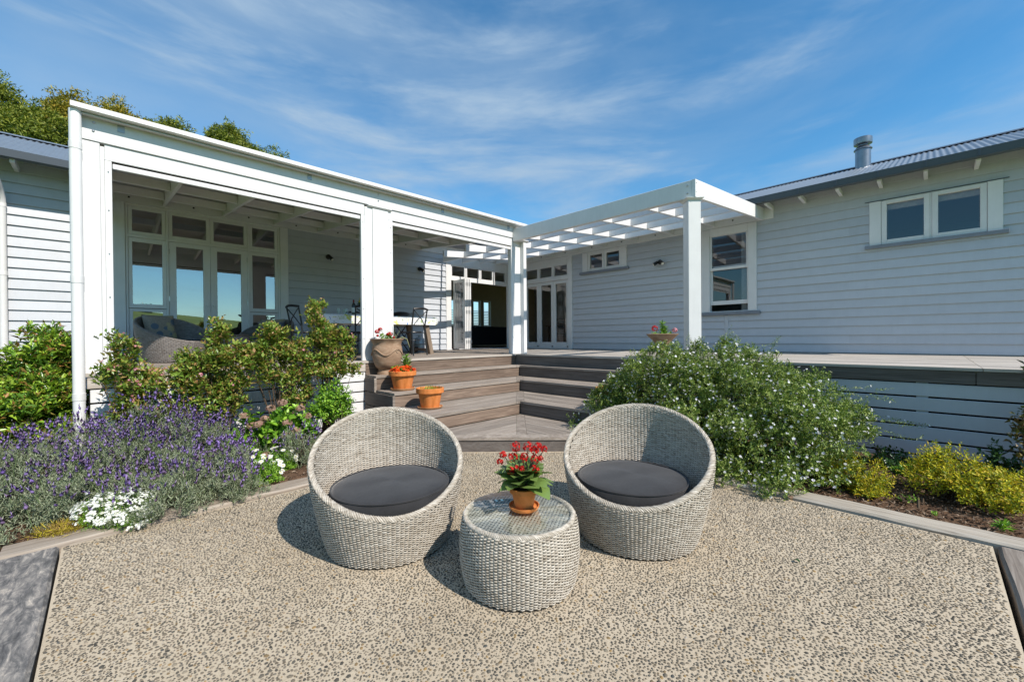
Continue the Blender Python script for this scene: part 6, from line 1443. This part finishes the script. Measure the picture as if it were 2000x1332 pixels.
# ------------------------------------------------------------------ trees
def tree(label, base, top, rx, crowns, n, mat, seed, ll=0.30, group='trees behind the house', name='tree', m=8):
    rng = np.random.default_rng(seed); t = thing(name, label, 'tree', (base[0], base[1], -0.2), 0, group)
    tr = MB(); b = Vector((base[0], base[1], -0.2)); r0 = 0.035*top
    tr.tube([b, b+Vector((0.1, 0, top*0.3)), b+Vector((0.2, 0.1, top*0.55)), b+Vector((0.1, 0.1, top*0.8))], [r0, r0*0.75, r0*0.5, r0*0.2], 9)
    for c in crowns:
        s = b+Vector((0.15, 0.05, top*rng.uniform(0.25, 0.55))); e = Vector(c[:3]); tr.tube([s, s.lerp(e, 0.5)+Vector((0, 0, 0.3)), e], [r0*0.4, r0*0.25, r0*0.08], 6)
    tr.build('trunk', 'bark', t, True)
    P, Nn = sample_clumps(rng, n, crowns, 0.22, 0.5, -0.7); a = sprig_leaves(rng, P, Nn, m, ll*2.4, ll, ll*0.32, 0.15, 0.8)
    leaves('crown', a[0], a[1], a[2], a[3], a[4], mat, t)
def crown(cx, cy, ztop, w, h, k, seed):
    r = random.Random(seed); out = [(cx, cy, ztop-h*0.42, w*0.85, w*0.8, h*0.36)]
    for i in range(k):
        a = 2*PI*i/k+r.uniform(-.3, .3); q = r.uniform(0.25, 0.80)*w; zz = ztop-h*(0.10+0.30*(q/w)**2)-r.uniform(0, 0.10)*h; s = r.uniform(0.24, 0.40)*w
        out.append((cx+q*math.cos(a), cy+q*math.sin(a), zz-s*0.4, s, s, s*r.uniform(0.7, 0.95)))
    return out
def trees():
    for lab, (x, y), zt, w, h, mat, sd, n in (('dark green tree at the far left behind the roof', (-3.1, 24.0), 11.45, 1.75, 6, 'lf_tree', 1, 2400),
            ('golden-green tree top just left of the downpipe', (-1.0, 24.6), 11.85, 1.2, 6, 'lf_tree_gold', 2, 2000),
            ('green tree filling the gap above the grey roof', (-1.9, 23.2), 10.4, 2.1, 6, 'lf_tree', 7, 2400),
            ('olive tree rising above the gutter near the downpipe', (0.35, 25.0), 12.15, 1.7, 6, 'lf_tree_gold', 3, 2100),
            ('low tree crown peeping over the gutter, left of the tallest one', (2.35, 25.0), 12.05, 1.5, 5, 'lf_tree', 4, 1800),
            ('rounded dark tree crown above the middle of the gutter', (4.40, 24.0), 12.15, 1.2, 5, 'lf_tree', 5, 1700),
            ('last small tree crown showing over the gutter on the right', (6.2, 24.4), 11.75, 1.5, 5, 'lf_tree', 6, 1600)):
        tree(lab, (x, y), zt*0.9, w, crown(x, y, zt, w, h, 18, sd), n, mat, sd, 0.17, m=9)
    # a wood on the hill behind the camera, mirrored in the window panes
    rng = np.random.default_rng(77); P = []; 
    for k in range(70):
        a = rng.uniform(3.6, 6.6); r = rng.uniform(240, 285); x, y = r*math.cos(a), r*math.sin(a); back = max(0.0, -math.sin(a+0.35)*0.75+0.25*(-math.cos(a))+0.25); z = -1.3+back*17
        P.append((x, y, z+2.5, rng.uniform(2.5, 6), rng.uniform(2.5, 6), rng.uniform(2.5, 5)))
    p, nn = sample_clumps(rng, 4200, P, 0.15, -5, -0.5); a = sprig_leaves(rng, p, nn, 4, 2.0, 1.6, 0.9, 0.2, 0.8)
    tag(leaves('distant_wood', a[0], a[1], a[2], a[3], a[4], 'lf_dark', None), 'dark distant wood on the hill mirrored in the panes', None, None, 'stuff')
trees()
SC.cycles.use_denoising = True
SC.cycles.max_bounces = 8; SC.cycles.diffuse_bounces = 3; SC.cycles.glossy_bounces = 4; SC.cycles.transparent_max_bounces = 12
